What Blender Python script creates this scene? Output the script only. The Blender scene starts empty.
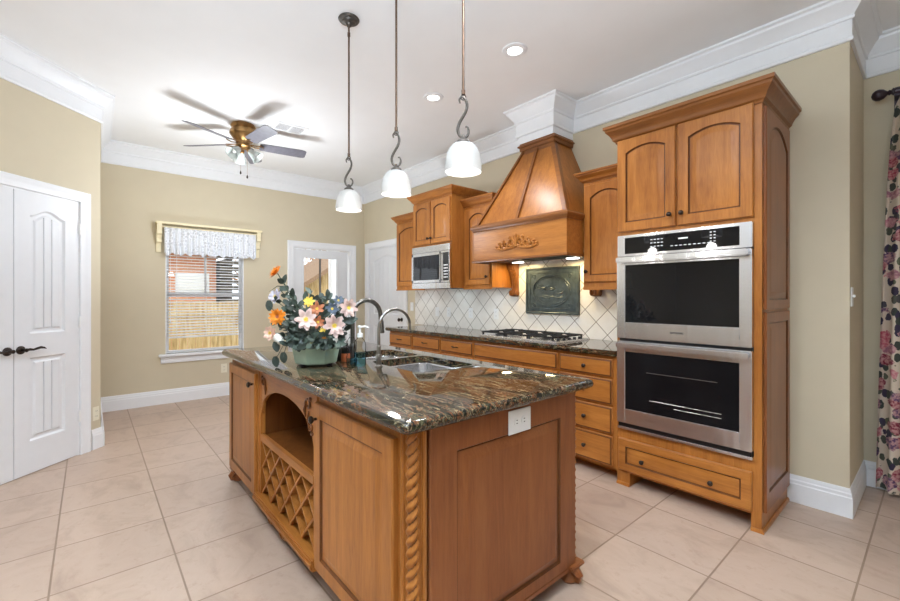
import bpy, bmesh, math, random
from mathutils import Vector, Matrix
R = math.radians
PI = math.pi
rnd = random.Random(7)
scene = bpy.context.scene
COL = scene.collection

# ------------------------------------------------------------------ camera
cam_d = bpy.data.cameras.new('camera')
cam = bpy.data.objects.new('camera', cam_d)
COL.objects.link(cam)
cam.location = (0, 0, 1.30)
cam.rotation_euler = (R(90), 0, R(49.45))
cam_d.sensor_width = 36.0
cam_d.lens = 420.7 / 900 * 36.0
cam_d.shift_y = -4.1 / 900
cam_d.clip_start = 0.02
scene.camera = cam

# ------------------------------------------------------------------ world, sun, large lights, exposure
world = bpy.data.worlds.new('world')
scene.world = world
world.use_nodes = True
bg = world.node_tree.nodes['Background']
bg.inputs['Color'].default_value = (0.86, 0.93, 1.0, 1)
bg.inputs['Strength'].default_value = 1.6

def sun(strength, elev, az, color=(1, .95, .86)):
    d = bpy.data.lights.new('sun', 'SUN'); d.energy = strength; d.angle = R(1.5); d.color = color
    o = bpy.data.objects.new('sun', d); COL.objects.link(o)
    o.rotation_euler = (R(90 - elev), 0, R(az))
sun(.5, 48, 75)

def area(name, loc, rot, sx, sy, power, color=(1, 1, 1)):
    d = bpy.data.lights.new(name, 'AREA'); d.shape = 'RECTANGLE'; d.size = sx; d.size_y = sy
    d.energy = power; d.color = color
    o = bpy.data.objects.new(name, d); COL.objects.link(o); o.location = loc; o.rotation_euler = rot
    return o
# added fill panels behind the camera, standing in for window daylight
FILL = (0.86, 0.93, 1.0)
area('fill_living_room', (1.1, -3.85, 1.45), (R(90), 0, 0), 3.8, 2.4, 8, FILL)
area('fill_living_room_side', (3.35, -0.6, 1.45), (R(90), 0, R(90)), 4.2, 2.3, 4, FILL)
# above the frame: an added ceiling fill lamp, then the recessed spot
def ceiling_fill(x, y, power, size=.14):
    area('ceiling_fill', (x, y, 3.04), (0, 0, 0), size, size, power, FILL)
for x, y, p in ((-2.0, -.35, 10),): ceiling_fill(x, y, p)
d = bpy.data.lights.new('recessed_spot_over_island', 'SPOT'); d.energy = 60; d.spot_size = R(140); d.spot_blend = .6; d.shadow_soft_size = .05; d.color = (.96, .97, 1)
o = bpy.data.objects.new('recessed_spot_over_island', d); COL.objects.link(o); o.location = (-.78, 1.1, 3.03)
# added upward fill beside the camera, standing in for a bounced flash
area('upward_fill', (-.3, -.25, 2.2), (R(180), 0, 0), .7, .7, 138, (.70, .85, 1))
# added unseen uplight behind the island, standing in for a second flash
d = bpy.data.lights.new('fill_uplight', 'SPOT'); d.energy = 43; d.spot_size = R(150); d.spot_blend = .5; d.shadow_soft_size = .16; d.color = (.80, .90, 1)
o = bpy.data.objects.new('fill_uplight', d); COL.objects.link(o); o.location = (-4.15, 1.75, .55); o.rotation_euler = (R(180), 0, 0)

scene.view_settings.view_transform = 'Standard'
scene.view_settings.look = 'None'
scene.view_settings.gamma = 1.0
scene.view_settings.exposure = 0.5
scene.view_settings.use_curve_mapping = False

# ------------------------------------------------------------------ materials
def s2l(c):
    return tuple(((v / 255) / 12.92 if v <= 10 else (((v / 255) + .055) / 1.055) ** 2.4) for v in c) + (1,)

class NT:
    def __init__(s, name):
        s.m = bpy.data.materials.new(name); s.m.use_nodes = True
        s.t = s.m.node_tree; s.b = s.t.nodes['Principled BSDF']; s.out = s.t.nodes['Material Output']
    def n(s, typ, **kw):
        nd = s.t.nodes.new(typ)
        for k, v in kw.items():
            if k in nd.inputs: nd.inputs[k].default_value = v
            else: setattr(nd, k, v)
        return nd
    def l(s, a, b): s.t.links.new(a, b)
    def coord(s, scale=(1, 1, 1), rot=(0, 0, 0), loc=(0, 0, 0)):
        tc = s.n('ShaderNodeTexCoord'); mp = s.n('ShaderNodeMapping')
        mp.inputs['Scale'].default_value = scale; mp.inputs['Rotation'].default_value = rot; mp.inputs['Location'].default_value = loc
        s.l(tc.outputs['Object'], mp.inputs['Vector']); return mp.outputs['Vector']
    def noise(s, vec, scale, detail=4, rough=.5, dist=0):
        nd = s.n('ShaderNodeTexNoise'); nd.inputs['Scale'].default_value = scale; nd.inputs['Detail'].default_value = detail
        nd.inputs['Roughness'].default_value = rough; nd.inputs['Distortion'].default_value = dist
        s.l(vec, nd.inputs['Vector']); return nd.outputs['Fac']
    def ramp(s, fac, stops, interp='LINEAR'):
        r = s.n('ShaderNodeValToRGB'); cr = r.color_ramp; cr.interpolation = interp
        while len(cr.elements) < len(stops): cr.elements.new(.5)
        for e, (p, c) in zip(cr.elements, stops):
            e.position = p; e.color = c if len(c) == 4 else tuple(c) + (1,)
        s.l(fac, r.inputs['Fac']); return r.outputs['Color']
    def mix(s, fac, a, b, mode='MIX'):
        m = s.n('ShaderNodeMix', data_type='RGBA', blend_type=mode)
        for v, i in ((fac, 0), (a, 6), (b, 7)):
            if hasattr(v, 'is_output') or hasattr(v, 'links'): s.l(v, m.inputs[i])
            else: m.inputs[i].default_value = v
        return m.outputs[2]
    def bump(s, h, strength, dist=.01):
        b = s.n('ShaderNodeBump'); b.inputs['Strength'].default_value = strength; b.inputs['Distance'].default_value = dist
        s.l(h, b.inputs['Height']); s.l(b.outputs['Normal'], s.b.inputs['Normal'])
    def set(s, **kw):
        for k, v in kw.items(): s.b.inputs[k.replace('_', ' ')].default_value = v
        return s
    def color(s, sock): s.l(sock, s.b.inputs['Base Color'])

def plain(name, rgb, rough=.5, metal=0, vary=.06, nscale=18, **kw):
    t = NT(name); c = s2l(rgb)
    f = t.noise(t.coord(), nscale, 3)
    d = tuple(max(0, v * (1 - vary)) for v in c[:3]); u = tuple(min(1, v * (1 + vary)) for v in c[:3])
    t.color(t.ramp(f, [(.3, d), (.7, u)])); t.set(Roughness=rough, Metallic=metal, **kw)
    return t.m

def wood(name, dark, mid, light, axis='Z', rough=.36, coat=.5):
    t = NT(name)
    sc = {'Z': (9, 9, .8), 'X': (.8, 9, 9), 'Y': (9, .8, 9)}[axis]
    v = t.coord(sc)
    f1 = t.noise(v, 2.6, 7, .62, .8)
    f2 = t.noise(t.coord((1, 1, .6)), 2.2, 2)
    f3 = t.noise(t.coord(tuple(k * 5 for k in sc)), 4, 3)
    c = t.ramp(f1, [(.25, s2l(dark)), (.5, s2l(mid)), (.78, s2l(light))])
    c = t.mix(.38, c, t.ramp(f2, [(.3, s2l(dark)), (.7, s2l(light))]))
    c = t.mix(.12, c, t.ramp(f3, [(.35, s2l(dark)), (.6, s2l(light))]))
    t.color(c); t.set(Roughness=rough, Specular_IOR_Level=.08, Coat_Weight=coat, Coat_Roughness=.28)
    t.bump(f3, .04, .002)
    return t.m

M = {}
WD, WM, WL = (118, 64, 24), (170, 105, 44), (200, 134, 66)
M['wood'] = wood('maple_wood', WD, WM, WL)
M['wood_h'] = wood('maple_wood_horizontal', WD, WM, WL, 'X')
M['wood_y'] = wood('maple_wood_crosswise', WD, WM, WL, 'Y')
M['wood_shaded'] = wood('maple_wood_shaded', (112, 60, 32), (142, 82, 44), (162, 102, 58))  # darker copy of the maple, shade of the right-facing sides put into the colour
M['wood_dark'] = wood('dark_maple_moulding', (96, 54, 24), (132, 80, 38), (158, 102, 52), 'X')
M['glaze'] = wood('dark_glaze', (78, 42, 18), (100, 56, 24), (120, 70, 32), rough=.4)
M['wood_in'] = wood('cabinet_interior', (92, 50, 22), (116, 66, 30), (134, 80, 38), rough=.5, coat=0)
M['wall'] = plain('tan_wall_paint', (208, 196, 170), .7, vary=.015, nscale=6)
M['ceil'] = plain('ceiling_paint', (242, 242, 242), .8, vary=.01, nscale=5)
M['white'] = plain('white_trim_paint', (236, 237, 239), .4, vary=.01)
M['door'] = plain('white_door_paint', (228, 229, 231), .42, vary=.01)
M['plate'] = plain('white_plastic', (238, 238, 236), .35, vary=.01)
M['beige'] = plain('almond_plastic', (232, 225, 204), .4, vary=.02)
M['bronze'] = plain('oil_rubbed_bronze', (52, 42, 36), .35, .7, .2)
M['iron'] = plain('weathered_iron', (84, 78, 72), .45, .55, .25, 40)
M['rod'] = plain('bronze_rod', (92, 70, 54), .4, .5, .2, 40)
M['brass'] = plain('antique_brass', (158, 122, 76), .3, .85, .25, 25)
M['fanbulb'] = plain('unlit_bulb', (236, 236, 230), .3)
M['black'] = plain('black_plastic', (18, 18, 20), .3, 0, .1)
M['castiron'] = plain('cast_iron', (34, 35, 38), .5, .2, .15)
M['steel_dark'] = plain('brushed_nickel', (150, 148, 144), .28, 1, .06, 60)
M['faucet_dark'] = plain('stainless_spout', (108, 106, 102), .3, .9, .1, 60)
M['slot'] = plain('dark_slot', (30, 28, 26), .8)
M['blade'] = plain('fan_blade', (106, 104, 112), .4, 0, .12, 30)
M['darkrod'] = plain('dark_plum_wood', (48, 30, 40), .3, 0, .2, 25)
M['cream'] = plain('cream_paint', (238, 226, 190), .5, vary=.03)
M['pot'] = plain('celadon_ceramic', (182, 206, 182), .25, 0, .08, 14, Coat_Weight=.4)
M['stem'] = plain('green_stem', (58, 72, 52), .6, 0, .2)
M['leaf'] = plain('dark_leaf', (50, 62, 54), .5, 0, .3, 25)
M['leaf2'] = plain('grey_green_leaf', (84, 98, 88), .5, 0, .3, 25)
M['orange'] = plain('orange_petal', (240, 150, 44), .6, 0, .2, 60)
M['pinkw'] = plain('blush_petal', (222, 198, 190), .6, 0, .06, 50)
M['peach'] = plain('peach_petal', (232, 196, 176), .6, 0, .1, 50)
M['lav'] = plain('lavender_petal', (200, 194, 206), .6, 0, .08, 50)
M['yel'] = plain('yellow_petal', (236, 208, 92), .6, 0, .12, 60)
M['bluef'] = plain('slate_blue_petal', (96, 110, 128), .6, 0, .15, 60)
M['rust'] = plain('rust_petal', (196, 128, 92), .6, 0, .15, 60)
M['bud'] = plain('white_bud', (236, 236, 228), .5, 0, .05)
M['rub'] = plain('orange_label', (196, 104, 62), .5, 0, .25, 40)

def t_steel():
    t = NT('brushed_stainless_steel')
    f = t.noise(t.coord((1.5, 1.5, 160)), 5, 3)
    g = t.noise(t.coord((7, 1, .5)), 2, 1)
    t.color(t.ramp(f, [(.3, (.66, .66, .67)), (.7, (.78, .78, .79))]))
    t.set(Metallic=1.0, Roughness=.27, Anisotropic=.7, Anisotropic_Rotation=.25)
    tg = t.n('ShaderNodeTangent', direction_type='RADIAL', axis='Z'); t.l(tg.outputs[0], t.b.inputs['Tangent'])
    t.bump(g, .12, .02)
    return t.m
M['steel'] = t_steel()

def t_glass(name, tint=(1, 1, 1), ior=1.35):
    t = NT(name); t.t.nodes.remove(t.b)
    tr = t.n('ShaderNodeBsdfTransparent'); tr.inputs['Color'].default_value = tuple(tint) + (1,)
    g = t.n('ShaderNodeBsdfGlossy'); g.inputs['Roughness'].default_value = .02
    mx = t.n('ShaderNodeMixShader'); lw = t.n('ShaderNodeFresnel'); lw.inputs['IOR'].default_value = ior
    t.l(lw.outputs[0], mx.inputs[0]); t.l(tr.outputs[0], mx.inputs[1]); t.l(g.outputs[0], mx.inputs[2])
    t.l(mx.outputs[0], t.out.inputs['Surface']); return t.m
M['glass'] = t_glass('window_glass')
M['clear'] = t_glass('clear_plastic', (.96, .98, .99), 1.12)
M['blue'] = t_glass('blue_soap', (.50, .78, .90), 1.05)

def t_dark_glass():
    t = NT('black_oven_glass')
    f = t.noise(t.coord(), 4, 2)
    t.color(t.ramp(f, [(.3, (.006, .006, .007)), (.7, (.012, .012, .013))])); t.set(Roughness=.03, Specular_IOR_Level=.4); return t.m
M['ovenglass'] = t_dark_glass()
M['ovenblack'] = t_dark_glass(); M['ovenblack'].name = 'black_lower_oven_glass'; M['ovenblack'].node_tree.nodes['Principled BSDF'].inputs['Specular IOR Level'].default_value = .18

def t_emit(name, rgb, strength, base=(240, 240, 238)):
    t = NT(name); t.b.inputs['Base Color'].default_value = s2l(base)
    f = t.noise(t.coord(), 30, 2)
    t.l(t.ramp(f, [(.2, s2l(rgb)), (.8, tuple(min(1, v * 1.04) for v in s2l(rgb)[:3]))]), t.b.inputs['Emission Color'])
    t.b.inputs['Emission Strength'].default_value = strength; t.set(Roughness=.3); return t.m
M['lamp'] = t_emit('lit_bulb', (255, 250, 240), 4)
def t_shade():
    t = NT('frosted_glass_shade'); f = t.noise(t.coord(), 16, 4)
    t.color(t.ramp(f, [(.3, s2l((206, 206, 205))), (.7, s2l((220, 220, 219)))])); t.set(Roughness=.45, Transmission_Weight=.55, IOR=1.15, Specular_IOR_Level=.3)
    t.b.inputs['Emission Color'].default_value = (1, .98, .95, 1); t.b.inputs['Emission Strength'].default_value = .0
    return t.m
M['shade'] = t_shade()
M['shade_bulb'] = t_emit('pendant_bulb', (255, 250, 240), 1.6)
M['digits'] = t_emit('display_digits', (200, 205, 210), .35)

def t_fan_shade():
    t = NT('fan_frosted_glass'); f = t.noise(t.coord(), 20, 2)
    t.color(t.ramp(f, [(.3, s2l((205, 214, 210))), (.7, s2l((232, 236, 232)))])); t.set(Roughness=.25, Transmission_Weight=.35, IOR=1.2); return t.m
M['fanshade'] = t_fan_shade()

def t_granite():
    t = NT('dark_rust_granite')
    v = t.coord((1, 1, 1))
    warp = t.noise(t.coord((1.6, 5.5, 5), (0, 0, R(24))), 2.2, 6, .65, 1.8)
    base = t.ramp(warp, [(.30, s2l((10, 13, 12))), (.42, s2l((22, 27, 21))), (.485, s2l((44, 43, 31))), (.52, s2l((112, 68, 42))), (.55, s2l((32, 34, 24))), (.64, s2l((62, 64, 42))), (.74, s2l((14, 17, 14)))])
    sp = t.noise(v, 95, 4, .7)
    base = t.mix(t.ramp(sp, [(.56, (0, 0, 0)), (.68, (.55, .55, .55))]), base, s2l((124, 98, 66)))
    sp2 = t.noise(v, 60, 3, .6)
    base = t.mix(t.ramp(sp2, [(.52, (0, 0, 0)), (.60, (.95, .95, .95))]), base, s2l((12, 13, 13)))
    sp3 = t.noise(v, 34, 4, .7, .6)
    base = t.mix(t.ramp(sp3, [(.60, (0, 0, 0)), (.70, (.7, .7, .7))]), base, s2l((112, 68, 44)))
    vein = t.noise(t.coord((1.0, 7, 5), (0, 0, R(20)), (3, 1, 0)), 2.6, 6, .6, 2.2)
    base = t.mix(t.ramp(vein, [(.485, (0, 0, 0)), (.5, (.7, .7, .7)), (.515, (0, 0, 0))]), base, s2l((176, 158, 122)))
    t.color(base); t.set(Roughness=.05, Specular_IOR_Level=.5, Coat_Weight=.2, Coat_Roughness=.03)
    return t.m
M['granite'] = t_granite()

def t_floor():
    t = NT('stone_floor_tile')
    v = t.coord((1, 1, 1), (0, 0, 0), (.7015 + .4535 * 20, -.326 + .463 * 20, 0))
    br = t.n('ShaderNodeTexBrick', offset=0.0, squash=1.0)
    br.inputs['Scale'].default_value = 1.0
    br.inputs['Brick Width'].default_value = .4535; br.inputs['Row Height'].default_value = .463
    br.inputs['Mortar Size'].default_value = .0042; br.inputs['Mortar Smooth'].default_value = .15; br.inputs['Bias'].default_value = 0
    br.inputs['Color1'].default_value = s2l((184, 160, 142)); br.inputs['Color2'].default_value = s2l((194, 170, 151)); br.inputs['Mortar'].default_value = s2l((148, 124, 104))
    t.l(v, br.inputs['Vector'])
    n1 = t.noise(t.coord((1, 1.6, 1)), 3.2, 7, .62, .8)
    c = t.mix(.55, br.outputs['Color'], t.ramp(n1, [(.3, (.62, .58, .55)), (.47, (.92, .90, .88)), (.56, (1, 1, 1)), (.75, (.90, .87, .84))]), 'MULTIPLY')
    n2 = t.noise(t.coord((1, 1, 1), (0, 0, .4)), 16, 6, .7)
    c = t.mix(t.ramp(n2, [(.55, (0, 0, 0)), (.72, (.5, .5, .5))]), c, s2l((166, 136, 116)))
    c = t.mix(br.outputs['Fac'], c, s2l((146, 122, 102)))
    t.color(c); t.set(Roughness=.42)
    inv = t.n('ShaderNodeMath', operation='SUBTRACT'); inv.inputs[0].default_value = 1; t.l(br.outputs['Fac'], inv.inputs[1])
    t.bump(inv.outputs[0], .5, .003)
    return t.m
M['floor'] = t_floor()

def t_splash():
    t = NT('diagonal_stone_backsplash_tile')
    tc = t.n('ShaderNodeTexCoord'); sp = t.n('ShaderNodeSeparateXYZ'); cb = t.n('ShaderNodeCombineXYZ')
    t.l(tc.outputs['Object'], sp.inputs[0]); t.l(sp.outputs['X'], cb.inputs['X']); t.l(sp.outputs['Z'], cb.inputs['Y'])
    mp = t.n('ShaderNodeMapping'); mp.inputs['Rotation'].default_value = (0, 0, R(45)); mp.inputs['Location'].default_value = (10 * .152 + .03, 10 * .152 + .03, 0)
    t.l(cb.outputs[0], mp.inputs['Vector'])
    br = t.n('ShaderNodeTexBrick', offset=0.0, squash=1.0); br.inputs['Scale'].default_value = 1
    br.inputs['Brick Width'].default_value = .152; br.inputs['Row Height'].default_value = .152
    br.inputs['Mortar Size'].default_value = .0032; br.inputs['Mortar Smooth'].default_value = .2
    br.inputs['Color1'].default_value = s2l((230, 226, 218)); br.inputs['Color2'].default_value = s2l((240, 236, 229)); br.inputs['Mortar'].default_value = s2l((140, 128, 112))
    t.l(mp.outputs[0], br.inputs['Vector'])
    n1 = t.noise(t.coord(), 14, 5, .6)
    c = t.mix(.5, br.outputs['Color'], t.ramp(n1, [(.3, (.88, .86, .83)), (.6, (1, 1, 1))]), 'MULTIPLY')
    t.color(c); t.set(Roughness=.32)
    inv = t.n('ShaderNodeMath', operation='SUBTRACT'); inv.inputs[0].default_value = 1; t.l(br.outputs['Fac'], inv.inputs[1])
    t.bump(inv.outputs[0], .4, .003); return t.m
M['splash'] = t_splash()

def t_plaque():
    t = NT('dark_pewter_relief'); f = t.noise(t.coord(), 22, 4)
    t.color(t.ramp(f, [(.3, s2l((60, 70, 74))), (.7, s2l((86, 98, 100)))])); t.set(Roughness=.38, Metallic=.35)
    t.bump(t.noise(t.coord(), 60, 3), .25, .004); return t.m
M['plaque'] = t_plaque()

def t_curtain():
    t = NT('floral_drapery')
    v = t.coord((1, .25, 1))
    w = t.n('ShaderNodeTexVoronoi', feature='F1'); w.inputs['Scale'].default_value = 11; w.inputs['Randomness'].default_value = .9
    t.l(v, w.inputs['Vector'])
    nz = t.noise(v, 30, 4, .6)
    add = t.n('ShaderNodeMath', operation='MULTIPLY_ADD'); add.inputs[1].default_value = .5; t.l(nz, add.inputs[0]); t.l(w.outputs['Distance'], add.inputs[2])
    rose = t.ramp(add.outputs[0], [(.30, (1, 1, 1)), (.70, (1, 1, 1)), (.74, (0, 0, 0))])
    hue = t.ramp(w.outputs['Color'], [(.25, s2l((120, 30, 52))), (.42, s2l((168, 60, 82))), (.55, s2l((196, 128, 136))), (.7, s2l((84, 56, 92)))])
    hue = t.mix(t.ramp(t.noise(v, 70, 3), [(.4, (0, 0, 0)), (.6, (.7, .7, .7))]), hue, s2l((206, 160, 156)))
    w2 = t.n('ShaderNodeTexVoronoi', feature='F1'); w2.inputs['Scale'].default_value = 17
    t.l(t.coord((1.6, .25, .9), (0, .6, 0), (3, 0, 2)), w2.inputs['Vector'])
    add2 = t.n('ShaderNodeMath', operation='MULTIPLY_ADD'); add2.inputs[1].default_value = .5; t.l(nz, add2.inputs[0]); t.l(w2.outputs['Distance'], add2.inputs[2])
    leaf = t.ramp(add2.outputs[0], [(.40, (1, 1, 1)), (.70, (1, 1, 1)), (.74, (0, 0, 0))])
    lc = t.ramp(w2.outputs['Color'], [(.3, s2l((56, 62, 56))), (.5, s2l((96, 98, 76))), (.7, s2l((52, 44, 66)))])
    c = t.mix(leaf, s2l((206, 190, 172)), lc)
    c = t.mix(rose, c, hue)
    t.color(c); t.set(Roughness=.85); return t.m
M['curtain'] = t_curtain()

def t_lace():
    t = NT('white_lace'); b = t.b
    v = t.coord((1, 1, 1))
    w = t.n('ShaderNodeTexVoronoi', feature='DISTANCE_TO_EDGE'); w.inputs['Scale'].default_value = 26; t.l(v, w.inputs['Vector'])
    n = t.noise(v, 9, 3)
    a = t.ramp(w.outputs['Distance'], [(.06, (1, 1, 1)), (.16, (.70, .70, .70))])
    a2 = t.mix(t.ramp(n, [(.45, (0, 0, 0)), (.55, (.8, .8, .8))]), a, (.9, .9, .9, 1))
    b.inputs['Base Color'].default_value = s2l((238, 240, 244)); t.set(Roughness=.8)
    bw = t.n('ShaderNodeRGBToBW'); t.l(a2, bw.inputs[0]); t.l(bw.outputs[0], b.inputs['Alpha'])
    return t.m
M['lace'] = t_lace()

def t_brick():
    t = NT('orange_brick')
    tc = t.n('ShaderNodeTexCoord'); sp = t.n('ShaderNodeSeparateXYZ'); cb = t.n('ShaderNodeCombineXYZ')
    t.l(tc.outputs['Object'], sp.inputs[0]); t.l(sp.outputs['Y'], cb.inputs['X']); t.l(sp.outputs['Z'], cb.inputs['Y'])
    br = t.n('ShaderNodeTexBrick'); br.inputs['Scale'].default_value = 1
    br.inputs['Brick Width'].default_value = .22; br.inputs['Row Height'].default_value = .075; br.inputs['Mortar Size'].default_value = .006
    br.inputs['Color1'].default_value = s2l((206, 132, 92)); br.inputs['Color2'].default_value = s2l((222, 160, 122)); br.inputs['Mortar'].default_value = s2l((214, 196, 176))
    t.l(cb.outputs[0], br.inputs['Vector']); t.color(br.outputs['Color']); t.set(Roughness=.9); return t.m
M['brick'] = t_brick()

def t_fence():
    t = NT('cedar_fence'); f = t.noise(t.coord((1, 8, .7)), 3, 5, .6, .5)
    t.color(t.ramp(f, [(.3, s2l((150, 118, 70))), (.5, s2l((200, 172, 122))), (.7, s2l((226, 206, 164)))])); t.set(Roughness=.85); return t.m
M['fence'] = t_fence()
M['grass'] = plain('dry_lawn', (150, 142, 92), .95, 0, .3, 4)
M['roof'] = plain('roof_shingle', (150, 122, 96), .9, 0, .2, 20)
M['twig'] = plain('autumn_twig', (150, 112, 78), .9, 0, .2, 8)
M['autumn'] = plain('autumn_leaf', (206, 150, 92), .9, 0, .3, 8)
M['paver'] = plain('patio_concrete', (196, 184, 164), .9, 0, .1, 8)
M['shutter'] = plain('dark_shutter', (92, 86, 74), .8, 0, .1, 8)

# ------------------------------------------------------------------ mesh builder
WORLD = {}
class MB:
    def __init__(s): s.bm = bmesh.new()
    def face(s, pts, mat=0):
        try:
            f = s.bm.faces.new([s.bm.verts.new(p) for p in pts]); f.material_index = mat; return f
        except ValueError: return None
    def box(s, x0, x1, y0, y1, z0, z1, bev=0, mat=0, mtx=None):
        tmp = bmesh.new()
        bmesh.ops.create_cube(tmp, size=1)
        for v in tmp.verts:
            v.co = Vector(((x0 + x1) / 2 + v.co.x * (x1 - x0), (y0 + y1) / 2 + v.co.y * (y1 - y0), (z0 + z1) / 2 + v.co.z * (z1 - z0)))
        if bev: bmesh.ops.bevel(tmp, geom=list(tmp.edges), offset=bev, segments=2, affect='EDGES', clamp_overlap=True)
        s.merge(tmp, mtx, mat); return s
    def merge(s, tmp, mtx=None, mat=None):
        mp = {}
        for v in tmp.verts: mp[v] = s.bm.verts.new(mtx @ v.co if mtx else v.co)
        for f in tmp.faces:
            try:
                g = s.bm.faces.new([mp[v] for v in f.verts]); g.material_index = f.material_index if mat is None else mat
            except ValueError: pass
        tmp.free()
    def loops(s, lps, cap0=True, cap1=True, closed=True, mats=None, ring=False):
        vs = [[s.bm.verts.new(p) for p in l] for l in lps]
        n = len(vs[0]); seq = list(zip(vs[:-1], vs[1:]))
        if ring: seq.append((vs[-1], vs[0]))
        for k, (a, b) in enumerate(seq):
            for i in range(n if closed else n - 1):
                j = (i + 1) % n
                try:
                    f = s.bm.faces.new((a[i], a[j], b[j], b[i]))
                    if mats: f.material_index = mats[k]
                except ValueError: pass
        if cap0:
            try: s.bm.faces.new(list(reversed(vs[0])))
            except ValueError: pass
        if cap1:
            try:
                f = s.bm.faces.new(vs[-1])
                if mats: f.material_index = mats[-1]
            except ValueError: pass
        return s
    def lathe(s, prof, c=(0, 0, 0), axis=(0, 0, 1), n=24, cap=True, mats=None):
        ax = Vector(axis).normalized(); c = Vector(c)
        u = ax.orthogonal().normalized(); w = ax.cross(u)
        lps = [[c + ax * z + (u * math.cos(2 * PI * i / n) + w * math.sin(2 * PI * i / n)) * max(r, 1e-4) for i in range(n)] for r, z in prof]
        return s.loops(lps, cap, cap, mats=mats)
    def tube(s, pts, r, n=8, cap=True, flat=1.0):
        pts = [Vector(p) for p in pts]; rs = r if isinstance(r, (list, tuple)) else [r] * len(pts)
        t0 = (pts[1] - pts[0]).normalized(); u = t0.orthogonal().normalized(); lps = []
        for i, p in enumerate(pts):
            a = pts[max(i - 1, 0)]; b = pts[min(i + 1, len(pts) - 1)]
            t = (b - a).normalized() if (b - a).length > 1e-9 else t0
            u = (u - t * u.dot(t)); u = u.normalized() if u.length > 1e-6 else t.orthogonal().normalized()
            w = t.cross(u)
            lps.append([p + (u * math.cos(2 * PI * k / n) + w * flat * math.sin(2 * PI * k / n)) * rs[i] for k in range(n)])
        return s.loops(lps, cap, cap)
    def sphere(s, c, r, n=10, sc=(1, 1, 1)):
        tmp = bmesh.new(); bmesh.ops.create_uvsphere(tmp, u_segments=n, v_segments=max(6, n // 2 + 2), radius=1)
        s.merge(tmp, Matrix.Translation(c) @ Matrix.Diagonal((r * sc[0], r * sc[1], r * sc[2], 1))); return s
    def sweep(s, prof, path, z=0, closed=False):
        """prof: (offset to the left of travel, z); path: xy points, mitred corners; the profile polygon is closed"""
        P = [Vector((p[0], p[1])) for p in path]; n = len(P); lps = []
        for i in range(n):
            if closed or 0 < i < n - 1:
                d1 = (P[i] - P[i - 1]).normalized(); d2 = (P[(i + 1) % n] - P[i]).normalized()
            elif i == 0: d1 = d2 = (P[1] - P[0]).normalized()
            else: d1 = d2 = (P[i] - P[i - 1]).normalized()
            n1 = Vector((-d1.y, d1.x)); n2 = Vector((-d2.y, d2.x)); m = (n1 + n2).normalized(); k = 1 / max(.25, m.dot(n1))
            lps.append([(P[i].x + m.x * o * k, P[i].y + m.y * o * k, z + h) for o, h in prof])
        return s.loops(lps, not closed, not closed, ring=closed)
    def build(s, name, mats, parent=None, local=False, smooth=35, props=None):
        bm = s.bm
        bmesh.ops.recalc_face_normals(bm, faces=bm.faces)
        if parent is not None and not local:
            bm.transform(WORLD[parent.name].inverted())
        ca = R(smooth)
        for f in bm.faces: f.smooth = True
        for e in bm.edges:
            e.smooth = len(e.link_faces) == 2 and e.calc_face_angle(9) < ca
        me = bpy.data.meshes.new(name); bm.to_mesh(me); bm.free()
        for m in (mats if isinstance(mats, (list, tuple)) else [mats]): me.materials.append(M[m] if isinstance(m, str) else m)
        o = bpy.data.objects.new(name, me); COL.objects.link(o)
        if parent is not None:
            o.parent = parent; WORLD[o.name] = WORLD[parent.name]
        else: WORLD[o.name] = Matrix.Identity(4)
        for k, v in (props or {}).items(): o[k] = v
        return o

def thing(name, loc, label, cat, group=None, rz=0):
    o = bpy.data.objects.new(name, None); COL.objects.link(o); o.empty_display_size = .1
    o.location = loc; o.rotation_euler = (0, 0, rz)
    WORLD[o.name] = Matrix.Translation(loc) @ Matrix.Rotation(rz, 4, 'Z')
    o['label'] = label; o['category'] = cat
    if group: o['group'] = group
    return o
def recenter(o):
    """move a parentless mesh's origin to the foot of its bounds"""
    vs = [v.co for v in o.data.vertices]
    c = Vector(((min(v.x for v in vs) + max(v.x for v in vs)) / 2, (min(v.y for v in vs) + max(v.y for v in vs)) / 2, min(v.z for v in vs)))
    o.data.transform(Matrix.Translation(-c)); o.location = c
    return o
def solo(o, label, cat, group=None):
    o['label'] = label; o['category'] = cat
    if group: o['group'] = group
    return o
def struct(o, label=None):
    o['kind'] = 'structure'
    if label: o['label'] = label
    return o
def copy_tree(o, loc, label=None, rz=None):
    c = o.copy(); COL.objects.link(c); c.location = loc
    if rz is not None: c.rotation_euler = (0, 0, rz)
    if label: c['label'] = label
    def rec(a, b):
        for ch in [x for x in bpy.data.objects if x.parent == a]:
            d = ch.copy(); COL.objects.link(d); d.parent = b; rec(ch, d)
    rec(o, c); return c

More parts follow.
